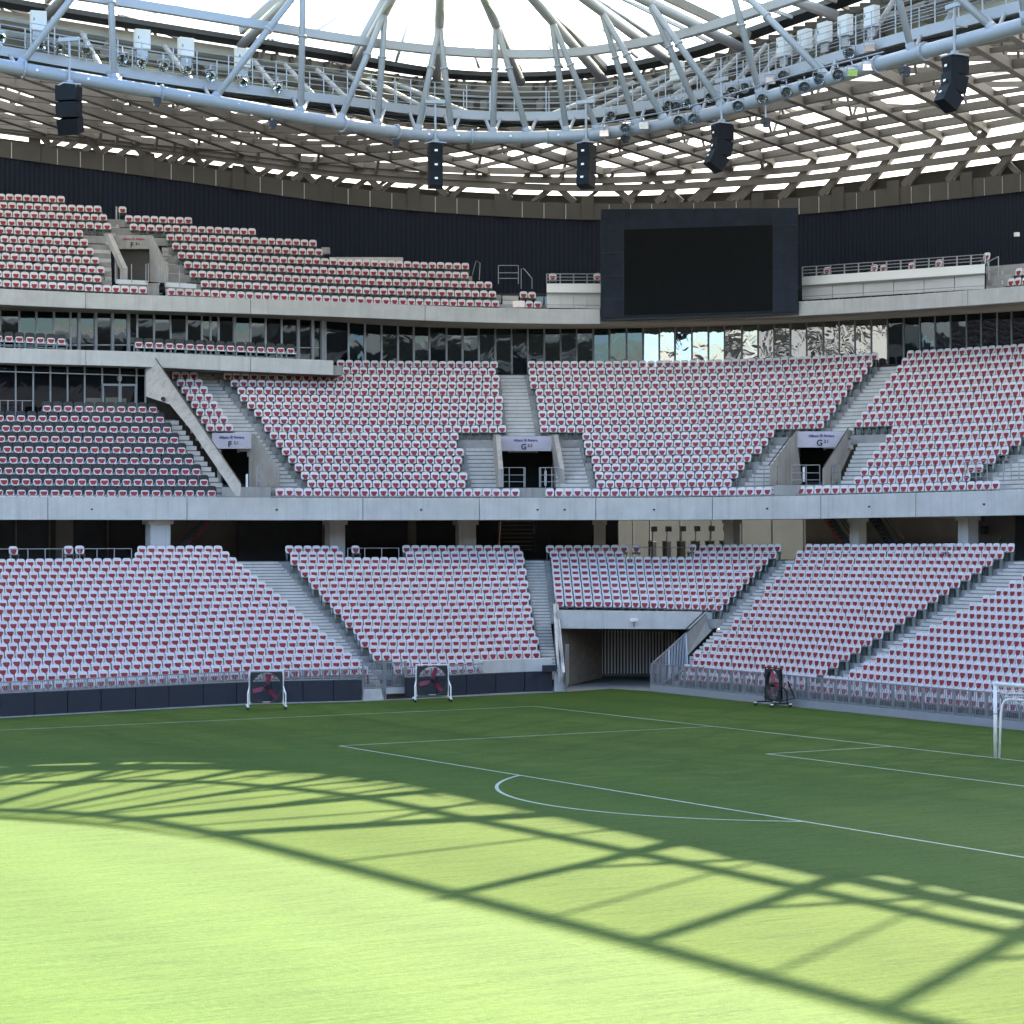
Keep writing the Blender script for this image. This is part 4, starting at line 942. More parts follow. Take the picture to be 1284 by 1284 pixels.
def side_a(a): return max(-1.2, min(1.2, (a-.5)/.5))
def LAT(a, v, lift=0):
    p = on(LI, aL, oL, a); w = on(WPp, aW, oW, a)
    hf = w.z+1.45+1.15*side_a(a)
    if v < VF:
        f = v/VF; q = p.lerp(V((w.x, w.y, 0)), f*.985); z = p.z+(hf-p.z)*f+math.sin(f*math.pi)*.15
    else:
        f = (v-VF)/(1-VF); q = p.lerp(V((w.x, w.y, 0)), .985+.012*f); z = hf+(w.z+.1-hf)*f
    return V((q.x, q.y, z+lift))
def latpx(a): return pix(LAT(a, VF))[0]
a_lo, a_hi = min(aW), max(aW)
# arc-length scale along the outer curve
N_ = 200; aa = [a_lo+(a_hi-a_lo)*i/N_ for i in range(N_+1)]; SL = [0]
for a, b in zip(aa, aa[1:]): SL.append(SL[-1]+(LAT(b, VF)-LAT(a, VF)).length)
def a_of(s): return interp(SL, aa, max(0, min(SL[-1], s)))
def s_of(a): return interp(aa, SL, a)
CC = V((14, 22, 0))
def plan_af(x, y):                                           # plan point -> (angle, fraction between roof edge and wall)
    a = math.atan2(-(x-CC.x), -(y-CC.y)); p = on(LI, aL, oL, a); w = on(WPp, aW, oW, a)
    r = math.hypot(x-CC.x, y-CC.y); rl = math.hypot(p.x-CC.x, p.y-CC.y); rw = math.hypot(w.x-CC.x, w.y-CC.y)*.985
    return a, (r-rl)/(rw-rl)
A_MIN, A_MAX = -.30, 1.32
def trace(x, y, dirf, sg, stepm=1.0, stop=None):
    out = []
    for _ in range(140):
        a, f = plan_af(x, y)
        if not (A_MIN < a < A_MAX) or f < -.01: break
        if f > 1: out.append('wall'); break
        if stop and stop(x, y) and len(out) > 1: break
        out.append((x, y, f*VF, a))
        t = dirf(a); x += sg*stepm*math.cos(t); y += sg*stepm*math.sin(t)
    return out
def lift_pts(tr, dirf, sg):
    wall = tr and tr[-1] == 'wall'
    if wall: tr = tr[:-1]
    P = []
    for x, y, v, a in tr:
        q = LAT(a, v); P.append((V((x, y, q.z)), v))
    if wall and len(tr) > 1:                                 # run on down the wall face, keeping its sideways drift
        x, y, v, a = tr[-1]; t = dirf(a); d = V((math.cos(t), math.sin(t), 0))*sg
        w0, w1 = LAT(a-.01, VF), LAT(a+.01, VF); tg = V((w1.x-w0.x, w1.y-w0.y, 0)).normalized(); sgn_ = 1 if d.dot(tg) > 0 else -1
        drop = LAT(a, VF).z-LAT(a, 1).z; L_ = V((w1.x-w0.x, w1.y-w0.y, 0)).length/.02
        P.append((LAT(a, VF), VF))
        for k in range(1, 5): P.append((LAT(a+sgn_*(drop*1.25*k/4)/L_, VF+(1-VF)*k/4), VF+(1-VF)*k/4))
    return P
MBR = []
thA = lambda a: math.radians(interp([-.3,0,.5,1,1.3], [-132,-133,-141,-143,-144], a))
dA = V((math.cos(math.radians(-138)), math.sin(math.radians(-138)), 0)); nA = V((-dA.y, dA.x, 0))
for k in range(-27, 28):
    o0 = V((-2, -2, 0))+nA*(k*2.6)
    best = None                                              # first point of the line inside the ring
    for m_ in range(-160, 160):
        q = o0+dA*(m_*.5); a, f = plan_af(q.x, q.y)
        if A_MIN < a < A_MAX and 0 <= f <= 1: best = q; break
    if best is None: continue
    P = lift_pts(trace(best.x, best.y, thA, 1), thA, 1)
    if len(P) > 3: MBR.append((P, 0, 0))
thB = lambda a: math.radians(interp([-.3,0,.22,.42,.58,.75,1.0,1.3], [172,168,143,104,80,92,106,112], max(-.29, min(1.29, a))))
placed = []; DSEP = 3.7
def clear(x, y, d): return all((x-u)**2+(y-w)**2 > d*d for u, w in placed)
kB = 0
for fs_ in (.5, .25, .75, .08, .92, .62, .38):
    for ai in range(60):
        a = A_MIN+.02+(A_MAX-A_MIN-.04)*ai/59; q = LAT(a, fs_*VF)
        if not clear(q.x, q.y, 4.9 if a < .25 else 2.75): continue
        st = lambda x, y: not clear(x, y, 1.5)
        f_ = trace(q.x, q.y, thB, 1, stop=st); b_ = trace(q.x, q.y, thB, -1, stop=st)
        if len(f_)+len(b_) < 7: continue
        Pf, Pb = lift_pts(f_, thB, 1), lift_pts(b_, thB, -1)
        P = Pb[::-1][:-1]+Pf
        placed += [(p.x, p.y) for p, v in P]
        MBR.append((P, 1, kB)); kB += 1
for pv, sgn, kn in MBR:
    pv = [(p, v) for p, v in pv if -180 < pix(p)[0] < 1460]
    if len(pv) < 3: continue
    pts = [p for p, v in pv]; k = len(pts); o_ = MB(); thin = sgn and kn % 2
    for i, (p, v) in enumerate(pv):
        t = (pts[min(i+1, k-1)]-pts[max(i-1, 0)]).normalized()
        inw = V((52-p.x, 34-p.y, 0)).normalized()
        nrm = V((0,0,1)).lerp(-inw, max(0, min(1, (v-VF+.03)/.05))).normalized()
        sd = t.cross(nrm).normalized(); nn_ = sd.cross(t).normalized()
        if nn_.dot(nrm) < 0: nn_ = -nn_
        hw, b0, b1 = (.09, .12, .34) if thin else ((.15, .04, .47) if sgn else (.19, 0, .46))
        for a, b in ((-hw,b0),(hw,b0),(hw,b1),(-hw,b1)): o_.v.append(tuple(p+sd*a+nn_*b))
    for i in range(k-1):
        for j in range(4): o_.f.append((i*4+j, i*4+(j+1)%4, (i+1)*4+(j+1)%4, (i+1)*4+j)); o_.m.append(0)
    o_.f += [(3,2,1,0), (k*4-4, k*4-3, k*4-2, k*4-1)]; o_.m += [0, 0]
    o_.build('lattice_beam', 'lattice', roof)
print('LATTICE', len(MBR))
# hoops
for v in (.05, VF, .935, .965):
    pts = [LAT(a_of(s), v, .1) for s in [i*1.6 for i in range(int(SL[-1]/1.6))]]
    pts = [p for p in pts if -160 < pix(p)[0] < 1440]
    if len(pts) > 2: MB().sweep(pts, pln(pts), [(-.12,.05),(.12,.05),(.12,.45),(-.12,.45)]).build('lattice_hoop', 'lattice', roof)
# a second, lighter layer crossing above, over the corner and the goal end
thC = lambda a: math.radians(interp([-.3,.3,.6,1,1.3], [-95,-98,-108,-196,-205], a))
for k in range(-4, 44):
    a = .16+k*.027
    if not .16 <= a < 1.3: continue
    q = LAT(a, .03); P = lift_pts(trace(q.x, q.y, thC, 1), thC, 1)
    P = [p+V((0,0,1.3 if v < VF-.02 else 0))-(_f*-.6 if v >= VF-.02 else V((0,0,0))) for p, v in P if -180 < pix(p)[0] < 1460]
    if len(P) < 4: continue
    o_ = MB()
    for p_, q_ in zip(P, P[1:]): o_.bar(p_, q_, .16, .3)
    o_.build('cross_beam', 'lattice', roof)
R_ = [[LAT(a_of(i*2.0), v)+(lambda o: V((-o.x, -o.y, 0)).normalized()*.7)(V((52,34,0))-LAT(a_of(i*2.0), v)) for i in range(int(SL[-1]/2.0))] for v in (.968, .985, 1.0)]
MB().grid(R_).build('soffit_panel', 'taupe', roof, fix=False)
# upper chords and web struts above the lattice
for n_, (pv, sgn, kn) in enumerate(MBR):
    if sgn or n_ % 2: continue
    pts = [p for p, v in pv if v < .84][::2]
    up_ = [p+V((0,0,2.4)) for p in pts]
    if len(up_) < 4: continue
    tw = MB(); tc_ = MB()
    for a, b in zip(up_, up_[1:]): tc_.bar(a, b, .16, .2)
    for q_ in range(0, len(up_)-2, 2): tw.bar(pts[q_]+V((0,0,.4)), up_[q_+1], .12, .12); tw.bar(up_[q_+1], pts[q_+2]+V((0,0,.4)), .12, .12)
    tc_.build('truss_chord', 'lattice', roof); tw.build('truss_web', 'lattice', roof)
# roof skin: white membrane bays between opaque strips
def skin(v0, v1, m, lift=3.3, s0=0, s1=None, name='roof_membrane'):
    ss = [i*2.0 for i in range(int(SL[-1]/2.0))]; R_ = []
    for v in [v0+(v1-v0)*i/4 for i in range(5)]: R_.append([LAT(a_of(s), min(v, VF), lift-1.6*(1-min(1, v/.14))) for s in ss])
    MB().grid(R_).build(name, m, roof, fix=False)
for k_, (v0, v1) in enumerate(((.01,.04),(.04,.44),(.44,.47),(.47,.88),(.88,VF))): skin(v0, v1, 'white_wall' if k_ % 2 == 0 else 'membrane', 3.2, name='opaque_strip' if k_ % 2 == 0 else 'roof_membrane')
# outer slope of the roof down to the facade
ss = [i*2.0 for i in range(int(SL[-1]/2.0))]
def OUT(s, d, z):
    w = on(WPp, aW, oW, a_of(s)); p = on(LI, aL, oL, a_of(s)); o = V((w.x-p.x, w.y-p.y, 0)).normalized(); q_ = V((w.x, w.y, 0))+o*d; q_.z = z if z < 20 else w.z+z-28; return q_
MB().grid([[LAT(a_of(s), VF-.012, 3.2) for s in ss], [OUT(s, 5, 30.5) for s in ss], [OUT(s, 9, 22) for s in ss]]).build('outer_roof', 'membrane', roof, fix=False)

# ---------------- the rest of the ring, beyond the frame
def ringpath(d, z):
    P = []
    for (x, y, a0) in ((5, 63, 180), (5, 63, 90),):
        pass
    r = 5+d
    P.append(V((-d, 52, z)))
    for i in range(7): a = math.radians(180-90*i/6); P.append(V((5+r*math.cos(a), 63+r*math.sin(a), z)))
    for i in range(7): a = math.radians(90-90*i/6); P.append(V((100+r*math.cos(a), 63+r*math.sin(a), z)))
    for i in range(7): a = math.radians(0-90*i/6); P.append(V((100+r*math.cos(a), 5+r*math.sin(a), z)))
    P.append(V((62, -d, z))); return P
fs = thing('opposite_stands', 'remaining stands of the ground, standing around the camera side', 'stand', (52, 80, 0))
for nm, m_, prof in (('lower_tier', 'stand_far', [(8,.1),(8,.6),(22,5.4)]), ('concourse', 'dark_wall', [(22,5.4),(41,5.4),(41,13)]), ('fascia', 'concrete_pale', [(41,13),(38,13),(38,14.2)]),
                     ('middle_tier', 'stand_far', [(38,14.2),(46,19)]), ('glazing', 'dark_wall', [(46,19),(47,19),(47,21)]), ('upper_fascia', 'concrete_pale', [(47,21),(45,21),(45,22.2)]),
                     ('upper_tier', 'stand_far', [(45,22.2),(50,26)]), ('back_wall', 'dark_wall', [(50,26),(51,28.5),(51.3,28.5),(51.3,0)])):
    MB().grid([ringpath(d, z) for d, z in prof]).build(nm, m_, fs, fix=False)
fr_ = thing('opposite_roof', 'remaining roof ring of the ground over the camera side', 'roof', (52, 80, 30))
MB().grid([ringpath(8.5, 30.3), ringpath(25, 33), ringpath(45, 32.5), ringpath(52, 28)]).build('roof_skin', 'membrane', fr_, fix=False)
MB().grid([ringpath(1, 32.2), ringpath(8.5, 30.6)]).build('canopy_foil', 'etfe', fr_, fix=False)
rt = ringpath(4.5, 26); MB().tube(rt, .36, 8).build('ring_tube', 'white_steel', fr_)
ww = MB()
for d in (12, 17, 22, 27, 32, 37, 42):
    ww.sweep(ringpath(d, 29.4), pln(ringpath(d, 29.4)), [(-.2,-.4),(.2,-.4),(.2,.4),(-.2,.4)])
ww.build('roof_rings', 'lattice', fr_)

# ================================================================ CATWALK, LAMPS, CABINETS
cat = thing('catwalk', 'pale steel maintenance catwalk with railings above the roof ring tube', 'catwalk', CK(600))
q = pxs(-120, 1400, 10); cp = [CK(x) for x in q]; cn = [CK.normal(x) for x in q]
MB().sweep(cp, cn, [(0,-.24),(.09,-.24),(.09,.18),(0,.18)]).build('side_girder', 'pale_steel', cat)
MB().sweep(cp, cn, [(1.2,-.28),(1.29,-.28),(1.29,.26),(1.2,.26)]).build('side_girder', 'steel', cat)
MB().sweep(cp, cn, [(.1,-.02),(1.19,-.02),(1.19,.03),(.1,.03)]).build('deck', 'steel', cat)
rl_ = MB()
L = 0; prev = cp[0]; nxt = 0; mb = rl_
for p, n in zip(cp, cn):
    L += (p-prev).length; prev = p
    if L >= nxt:
        for o in (.04, 1.25): mb.tube([p+n*o, p+n*o+V((0,0,1.38))], .028, 5)
        nxt += 1.25
for o in (.04, 1.25):
    for h in (.55, .82, 1.1, 1.36): rl_.tube([p+n*o+V((0,0,h)) for p, n in zip(cp, cn)], .018, 5)
rl_.build('catwalk_railing', 'steel', cat)  # both sides' posts and rails merged into one object
# cable bundles and odd conduits
cb = MB()
for k in range(5):
    cb.tube([p+n*(.3+.2*k)+V((0,0,-.35+.05*math.sin(i*.7+k))) for i, (p, n) in enumerate(zip(cp, cn))], .03, 5)
cb.build('cable_bundle', 'dark_metal', cat)
C1 = lambda x, y: (x/2.918, y/2.918); C2 = lambda x, y: (420+x/2.918, y/2.918); C3 = lambda x, y: (844+x/2.918, y/2.918)
LPX = [C1(5,135),C1(150,165),C1(218,178),C1(318,192),C1(447,215),C1(520,230),C1(600,243),C1(685,258),C1(775,278),C1(893,298),C1(1020,322),C2(1010,425),C2(1062,470),C2(1130,462),C2(1222,385),C2(985,488),
       C3(10,392),C3(20,442),C3(55,378),C3(75,435),C3(135,355),C3(213,335),C3(262,320),C3(237,388),C3(325,362),C3(355,295),C3(402,278),C3(415,338),C3(480,320),C3(535,292),C3(603,275),C3(645,195),C3(655,265),C3(712,245),C3(720,175)]
def lamp_parts(r, kind):
    bulb = MB()
    t = thing('floodlight', 'x', 'floodlight', (0,0,0))
    if kind == 0:                                            # round reflector, opening along +Y
        mb = MB(); mb.tube([(0,-.26,0),(0,-.18,0),(0,-.10,0),(0,.11,0)], [.10,.17,r*.6,r*1.02], 14, cap=False); mb.build('housing', 'steel', t, smooth=False)
        mb = MB(); n = 14; vs = [(r*.95*math.cos(2*math.pi*i/n), .105, r*.95*math.sin(2*math.pi*i/n)) for i in range(n)]+[(r*.45*math.cos(2*math.pi*i/n), -.10, r*.45*math.sin(2*math.pi*i/n)) for i in range(n)]+[(0,-.13,0)]
        mb.add(vs, [(i,(i+1)%n,n+(i+1)%n,n+i) for i in range(n)]+[(n+i,n+(i+1)%n,2*n) for i in range(n)]); mb.build('reflector', 'lens', t); bulb.tube([(0,-.12,0),(0,.06,0)], [.05,.035], 8); bulb.bar((-r*.6,.07,0),(r*.6,.07,0),.05,.02); bulb.build('bulb', 'dark_metal', t)
    else:                                                    # flat box projector
        MB().box((0,-.05,0), (r*2.3,.22,r*1.5)).build('housing', 'steel', t, bevel=.03); MB().box((0,.065,0), (r*2.0,.02,r*1.25)).build('lens', 'lens', t)
    mb = MB(); mb.tube([(-r*1.1,0,0),(-r*1.1,0,r*1.3),(r*1.1,0,r*1.3),(r*1.1,0,0)], .025, 5); mb.tube([(0,0,r*1.3),(0,-.25,r*1.9)], .03, 5); mb.build('bracket', 'steel', t)
    return t
LT_ = [lamp_parts(.23, 0), lamp_parts(.2, 1)]
used = [0, 0]
def near_name(px):
    return 'at the frame edge' if px < 20 else None
for i, (px, py) in enumerate(LPX):
    kind = 1 if i in (13, 15, 25, 32, 33, 34) else 0
    D = CK.D(px)-(.5 if py < TK.Y(px)-6 else 2.3)
    p = at(px, py, D); aim = V((52, 34, 0))-p
    if i >= 11: aim = (CP-p).normalized()+V((rnd.uniform(-.25,.25), rnd.uniform(-.2,.2), rnd.uniform(-.25,.1)))
    else: aim = aim.normalized()+V((rnd.uniform(-.35,.35), rnd.uniform(-.2,.2), rnd.uniform(-.3,.1)))
    aim.normalize(); x = aim.cross(V((0,0,1))).normalized(); z = x.cross(aim)
    mm = Matrix((x, aim, z)).transposed().to_4x4(); mm.translation = p
    if i < 11: lb = f'round floodlight on the catwalk girder of the touchline side, {od(i)} from the frame edge'
    else: lb = f'{"flat" if kind else "round"} floodlight in the cluster around the bend of the ring tube, {od(i-11)} along'
    if not used[kind]:
        o = LT_[kind]; o.matrix_world = mm; o['label'] = lb; o['group'] = 'floodlights on the catwalk'; used[kind] = 1
    else: dup(LT_[kind], mm, lb, 'floodlights on the catwalk')
lr = MB(); lr.tube([at(x, interp([740,844,1000,1101],[166,147,102,76], x)-9, TK.D(x)-.9) for x in pxs(745,1108,20)], .03, 6)
tag(lr.build('lamp_rail', 'steel'), 'thin steel rail carrying the floodlight cluster in front of the ring tube', 'rail')
CBX = [C1(140,78),C1(520,145),C1(680,175),C1(887,213),C3(15,262),C3(405,172),C3(482,146),C3(555,120),C3(630,95),C3(727,62)]
CLB = ['nearest the frame edge on the touchline side','second along the touchline side','third along the touchline side, next to another cabinet','half behind a roof strut on the touchline side','beside two roof struts past the bend','first of the row of five past the bend','second of the row of five past the bend','third of the row of five past the bend','fourth of the row of five past the bend','last of the row of five past the bend']
for (px, py), lb in zip(CBX, CLB):
    D = CK.D(px)+1.9; p = at(px, py, D); n = CK.normal(px); rz = math.atan2(n.y, n.x); R_ = Matrix.Rotation(rz, 3, 'Z')
    t = thing('electrical_cabinet', 'white electrical cabinet on the catwalk railing, '+lb, 'cabinet', p, 'white cabinets along the catwalk')
    MB().box(p, (.32,.68,.86), R_).build('body', 'cabinet', t, bevel=.015); MB().box(p-n*.17, (.02,.60,.78), R_).build('door', 'cabinet', t)
    MB().box(p-n*.19+V((0,0,.05))+R_@V((0,.22,0)), (.03,.03,.12), R_).build('handle', 'dark_metal', t)
    MB().box(p-V((0,0,.62)), (.08,.5,.4), R_).build('bracket', 'steel', t)
# ================================================================ SPEAKERS
def speaker(px, py, lb, face, tilt=1, n=3, pole=True, dD=-.4, wd=1.0):
    D = TK.D(px)+dD; p = at(px, py, D); face = V(face).normalized(); t = thing('speaker_cluster', lb, 'loudspeaker', p, 'loudspeaker clusters under the ring tube')
    x = face.cross(V((0,0,1))).normalized(); z = V((0,0,1)); q = p.copy(); ang = 0
    for k in range(n):
        h = .66; ang = [0, .22, .62][k]*tilt
        dn = (-z*math.cos(ang) - face*math.sin(ang)); fc = (face*math.cos(ang) - z*math.sin(ang))
        c = q+dn*h/2; vs = []
        for s_, wz in ((-1,.34),(1,.34)):
            for (a, b) in ((-.40,-.5),(.42,-.5),(.42,.5),(-.30,.5)): vs.append(c+x*s_*wz*wd*(1 if a > 0 else .9)+fc*a+dn*b*h*.98)
        bx_ = MB().add(vs, [(0,1,2,3),(7,6,5,4),(0,4,5,1),(1,5,6,2),(2,6,7,3),(3,7,4,0)]).build('speaker_box', 'black_box', t, bevel=.02)
        MB().slab([c+x*a-fc*.415+dn*b for a, b in ((-.07,-.04),(.07,-.04),(.07,.05),(-.07,.05))], -fc*.01).build('plate', 'white_paint', bx_)
        q = q+dn*h
    fr = MB(); fr.box(p+V((0,0,.06)), (.75,.75,.06)); fr.bar(p+V((0,0,.08)), p+V((0,0,.25)), .22, .22)
    if pole: fr.tube([p+V((0,0,.1)), p+V((0,0,1.9))], .055, 8); fr.bar(p+V((0,0,1.95))-x*.45, p+V((0,0,1.95))+x*.45, .16, .16); fr.tube([p+V((0,0,1.2)), p+V((0,0,1.2))+face*.6], .04, 6)
    fr.build('hanger', 'pale_steel', t)
speaker(87, 108, 'black loudspeaker cluster hung near the frame edge, its grille turned towards the pitch', (.75,.75,0), .5, 3, wd=1.35)
speaker(546, 181, 'tall narrow black loudspeaker hung in front of the diamond lattice, seen from behind', (-.45,-1,0), .15, 3)
speaker(735, 181, 'black loudspeaker cluster above the near edge of the video screen, seen from behind', (-.85,-.6,0), .35, 3)
speaker(905, 157, 'curved black loudspeaker cluster above the far edge of the video screen', (-1,.12,0), 1, 3)
speaker(1197, 72, 'curved black loudspeaker cluster hung nearest the goal side, highest in view', (-1,.05,0), 1, 3)
for px, py, lb in ((196,126,'small dark camera hung under the ring tube, beside the touchline lattice'), (341,155,'small dark camera with a pale bracket under the ring tube, among the touchline lattice'), (495,178,'small dark camera under the ring tube next to the tall narrow loudspeaker'), (784,172,'small dark camera hung under the floodlight cluster'), (960,152,'dark twin spotlight hung on a thin rod below the floodlight bend'), (1135,88,'dark spotlight on a white rod beside the highest loudspeaker')):
    p = at(px, py, TK.D(px)); t = thing('hung_camera', lb, 'spotlight' if 'spot' in lb else 'camera', p, 'small fittings hung under the ring tube')
    MB().box(p, (.34,.3,.24)).build('body', 'dark_metal', t, bevel=.02); MB().box(p+V((.05,.12,-.2)), (.2,.22,.14)).build('lens', 'dark_metal', t); MB().tube([p, p+V((0,0,.8))], .03, 6).build('rod', 'steel', t)

# ================================================================ FANS
def fan(p, rz, lb, side=False):
    p = V(p); t = thing('cooling_fan', lb, 'fan', p, 'wheeled turf fans')
    R_ = Matrix.Rotation(rz, 3, 'Z'); T_ = lambda x, y, z: p+R_@V((x,y,z))
    W, H = .74, 1.62; fm = 'white_paint' if not side else 'dark_metal'
    fr = MB()
    for s_ in (-1, 1):
        fr.bar(T_(s_*W,0,.22), T_(s_*W,0,H+.1), .05, .05); fr.bar(T_(s_*(W+.09),.3,.15), T_(s_*(W+.09),.3,.75), .045, .045); fr.bar(T_(s_*(W+.09),-.5,.18), T_(s_*(W+.09),.5,.18), .06, .06); fr.bar(T_(s_*(W+.09),.3,.7), T_(s_*W,0,1.0), .05, .05)
    fr.bar(T_(-W,0,.30), T_(W,0,.30), .06, .08); fr.bar(T_(-W,0,H+.1), T_(W,0,H+.1), .05, .05); fr.build('frame', fm, t)
    # dark corner panel with a round opening
    n = 32; pn = MB(); cz = .97; r = .66
    sq = []
    for i in range(n):
        a = 2*math.pi*i/n; c, s_ = math.cos(a), math.sin(a); k = min((W-.03)/max(1e-6, abs(c)), .68/max(1e-6, abs(s_))); sq.append((c*k, cz+s_*k))
    for y0 in (-.02, .14):
        o = len(pn.v); pn.v += [tuple(T_(r*math.cos(2*math.pi*i/n), y0, cz+r*math.sin(2*math.pi*i/n))) for i in range(n)]+[tuple(T_(x, y0, z)) for x, z in sq]
        for i in range(n): pn.f.append((o+i, o+(i+1)%n, o+n+(i+1)%n, o+n+i)); pn.m.append(0)
    for i in range(n): pn.f.append((i, (i+1)%n, 2*n+(i+1)%n, 2*n+i)); pn.m.append(0)
    pn.build('shroud', 'fan_dark', t)
    gd = MB()
    for k in range(2, 8, 2): gd.tube([T_(r*k/8*math.cos(2*math.pi*i/24), .15, cz+r*k/8*math.sin(2*math.pi*i/24)) for i in range(25)], .004, 4, cap=False)
    for i in range(10): a = math.pi*i/10; gd.tube([T_(-r*math.cos(a), .15, cz-r*math.sin(a)), T_(r*math.cos(a), .15, cz+r*math.sin(a))], .007, 4)
    gd.build('guard_wire', 'dark_metal', t)
    MB().tube([T_(0,-.12,cz), T_(0,.1,cz)], .1, 12).build('hub', 'dark_metal', t)
    for k in range(3):
        a = math.radians(105+120*k); c, s_ = math.cos(a), math.sin(a); bl = MB()
        vs = []
        for (d, w, tw) in ((.08,.06,.05),(.3,.10,.04),(.62,.085,.015)):
            vs += [T_(c*d-s_*w, .04-tw, cz+s_*d+c*w), T_(c*d+s_*w, .04+tw, cz+s_*d-c*w)]
        vs += [v_+R_@V((0,.015,0)) for v_ in vs]
        bl.add(vs, [(0,1,3,2),(2,3,5,4),(6,8,9,7),(8,10,11,9),(0,2,8,6),(2,4,10,8),(1,7,9,3),(3,9,11,5),(4,5,11,10),(0,6,7,1)]); bl.build('blade', 'fan_red', t)
    for s_ in (-1, 1):
        for y in (-.45, .45):
            wl = MB().tube([T_(s_*(W+.09)-.03,y,.085), T_(s_*(W+.09)+.03,y,.085)], .085, 12).build('caster', 'rubber', t)
            MB().box(T_(s_*(W+.09),y,.155), (.1,.12,.06), R_).build('fork', 'white_paint', wl)
    if side:
        MB().tube([T_(-W,-.05,.35), T_(-W,.72,.38), T_(-W,.38,1.15), T_(-W,-.05,.35)], .035, 6).build('push_frame', 'dark_metal', t); MB().tube([T_(W,.0,.3), T_(W,.72,.38), T_(W,.38,1.15)], .035, 6).build('push_frame', 'dark_metal', t)
fc = lambda p: math.atan2(CP.y-p.y, CP.x-p.x)-math.pi/2
p = atz(334, 889.5, 0); fan(p, fc(p)+.06, 'wheeled fan with red blades before the navy wall, alone and nearer the frame edge')
p = atz(542, 880, 0); fan(p, fc(p)+.1, 'wheeled fan with red blades before the navy wall, next to the barred gate')
p = atz(969, 886, 0); fan(p, fc(p)-1.12+math.pi, 'wheeled fan turned sideways before the barred barrier, with dark triangular push frame', True)

# ================================================================ GOAL
go = thing('football_goal', 'white football goal at the frame edge before the barrier', 'goal', (-.05,30.28,0))
for y in (30.28, 37.72): MB().tube([(-.0,y,0),(-.0,y,2.5)], .062, 16).build('post', 'white_paint', go, smooth=True)
MB().tube([(0,30.22,2.5),(0,37.78,2.5)], .062, 16).build('crossbar', 'white_paint', go, smooth=True)
sup = MB()
for y, s_ in ((30.37,1),(37.63,-1)): sup.tube([(-.09,y,0),(-.14,y+s_*.03,1.5),(-.17,y+s_*.07,1.78),(-.2,y+s_*.16,1.93),(-.24,y+s_*.34,2.0)], .042, 10)
sup.tube([(-.24,30.70,2.0),(-.24,37.30,2.0)], .042, 10); sup.build('net_support', 'white_paint', go, smooth=True)
MB().tube([(0,30.28,1.48),(0,30.28,1.51)], .068, 16).build('post_band', 'steel', go)
nt_ = MB()
for i in range(58):
    y = 30.4+i*.125; nt_.tube([(0,y,2.46),(-.24+rnd.uniform(-.03,.03),y,2.0),(-.32,y+rnd.uniform(-.1,.1),1.75+.2*math.sin(i*.5))], .010, 3, cap=False)
for j in range(5): nt_.tube([(-.09*j,y,2.46-.11*j-.05*abs(math.sin(y*2))) for y in [30.4+k*.2 for k in range(36)]], .010, 3, cap=False)
for j in range(3): nt_.tube([(-.34,y,1.98-.09*j-.08*math.sin(y*3)) for y in [30.8+k*.15 for k in range(44)]], .010, 3, cap=False)
nt_.build('net', 'net', go)

# ================================================================ SEATS
def outline(w, z0, z1, r, n=4, wt=None):
    wt = wt or w; P = []
    for (cx, cz, a) in ((w/2-r*.6, z0+r*.6, -90), (wt/2-r, z1-r, 0), (-wt/2+r, z1-r, 90), (-w/2+r*.6, z0+r*.6, 180)):
        rr = r*.6 if cz < (z0+z1)/2 else r
        for i in range(n): q = math.radians(a+90*i/(n-1)); P.append((cx+rr*math.cos(q), cz+rr*math.sin(q)))
    return P
def plate(mb, P, y0, th, lean=0, zr=.45, mi=0, dome=.0):
    n = len(P); f = lambda x, z, y: (x, y-(z-zr)*lean, z)
    cx = sum(p[0] for p in P)/n; cz = sum(p[1] for p in P)/n
    inn = [(cx+(x-cx)*.86, cz+(z-cz)*.86) for x, z in P]
    vs = [f(x, z, y0) for x, z in P]+[f(x, z, y0+th) for x, z in P]+[f(x, z, y0+th+dome) for x, z in inn]
    mb.add(vs, [tuple(reversed(range(n)))]+[(i,(i+1)%n,n+(i+1)%n,n+i) for i in range(n)]+[(n+i,n+(i+1)%n,2*n+(i+1)%n,2*n+i) for i in range(n)]+[tuple(range(2*n,3*n))], mi)
HEART = [(-.155,.685),(-.13,.715),(-.06,.722),(0,.715),(.06,.722),(.13,.715),(.155,.685),(.14,.60),(.09,.50),(.05,.455),(-.05,.455),(-.09,.50),(-.14,.60)]
HEART = [(x*1.04, .465+(z-.455)*.86) for x, z in HEART][::-1]
def seat_meshes(kind):
    """local: x along the row, +y towards the pitch, z up from the tread"""
    A, B, C_ = MB(), MB(), MB()
    plate(A, outline(.445, .435, .845, .13, 4, .455), 0, .035, .16, .45, dome=-.008)
    pan = [(-.20,.0),(.20,.0),(.205,.30),(.15,.38),(-.15,.38),(-.205,.30)]
    C_.add([(x,y,.405) for x, y in pan]+[(x,y,.45 if y < .25 else .435) for x, y in pan], [tuple(reversed(range(6))), tuple(range(6,12))]+[(i,(i+1)%6,6+(i+1)%6,6+i) for i in range(6)])
    plate(B, HEART, .036, .016, .16, .45)
    B.add([(-.15,.06,.452),(.15,.06,.452),(.15,.27,.452),(.10,.33,.44),(-.10,.33,.44),(-.15,.27,.452)], [(0,1,2,3,4,5)])
    C_.box((-.19,.10,.2), (.035,.16,.40)).box((.19,.10,.2), (.035,.16,.40)).box((0,-.03,.36), (.44,.05,.06))
    return A, B, C_
A, B, C_ = seat_meshes(0)
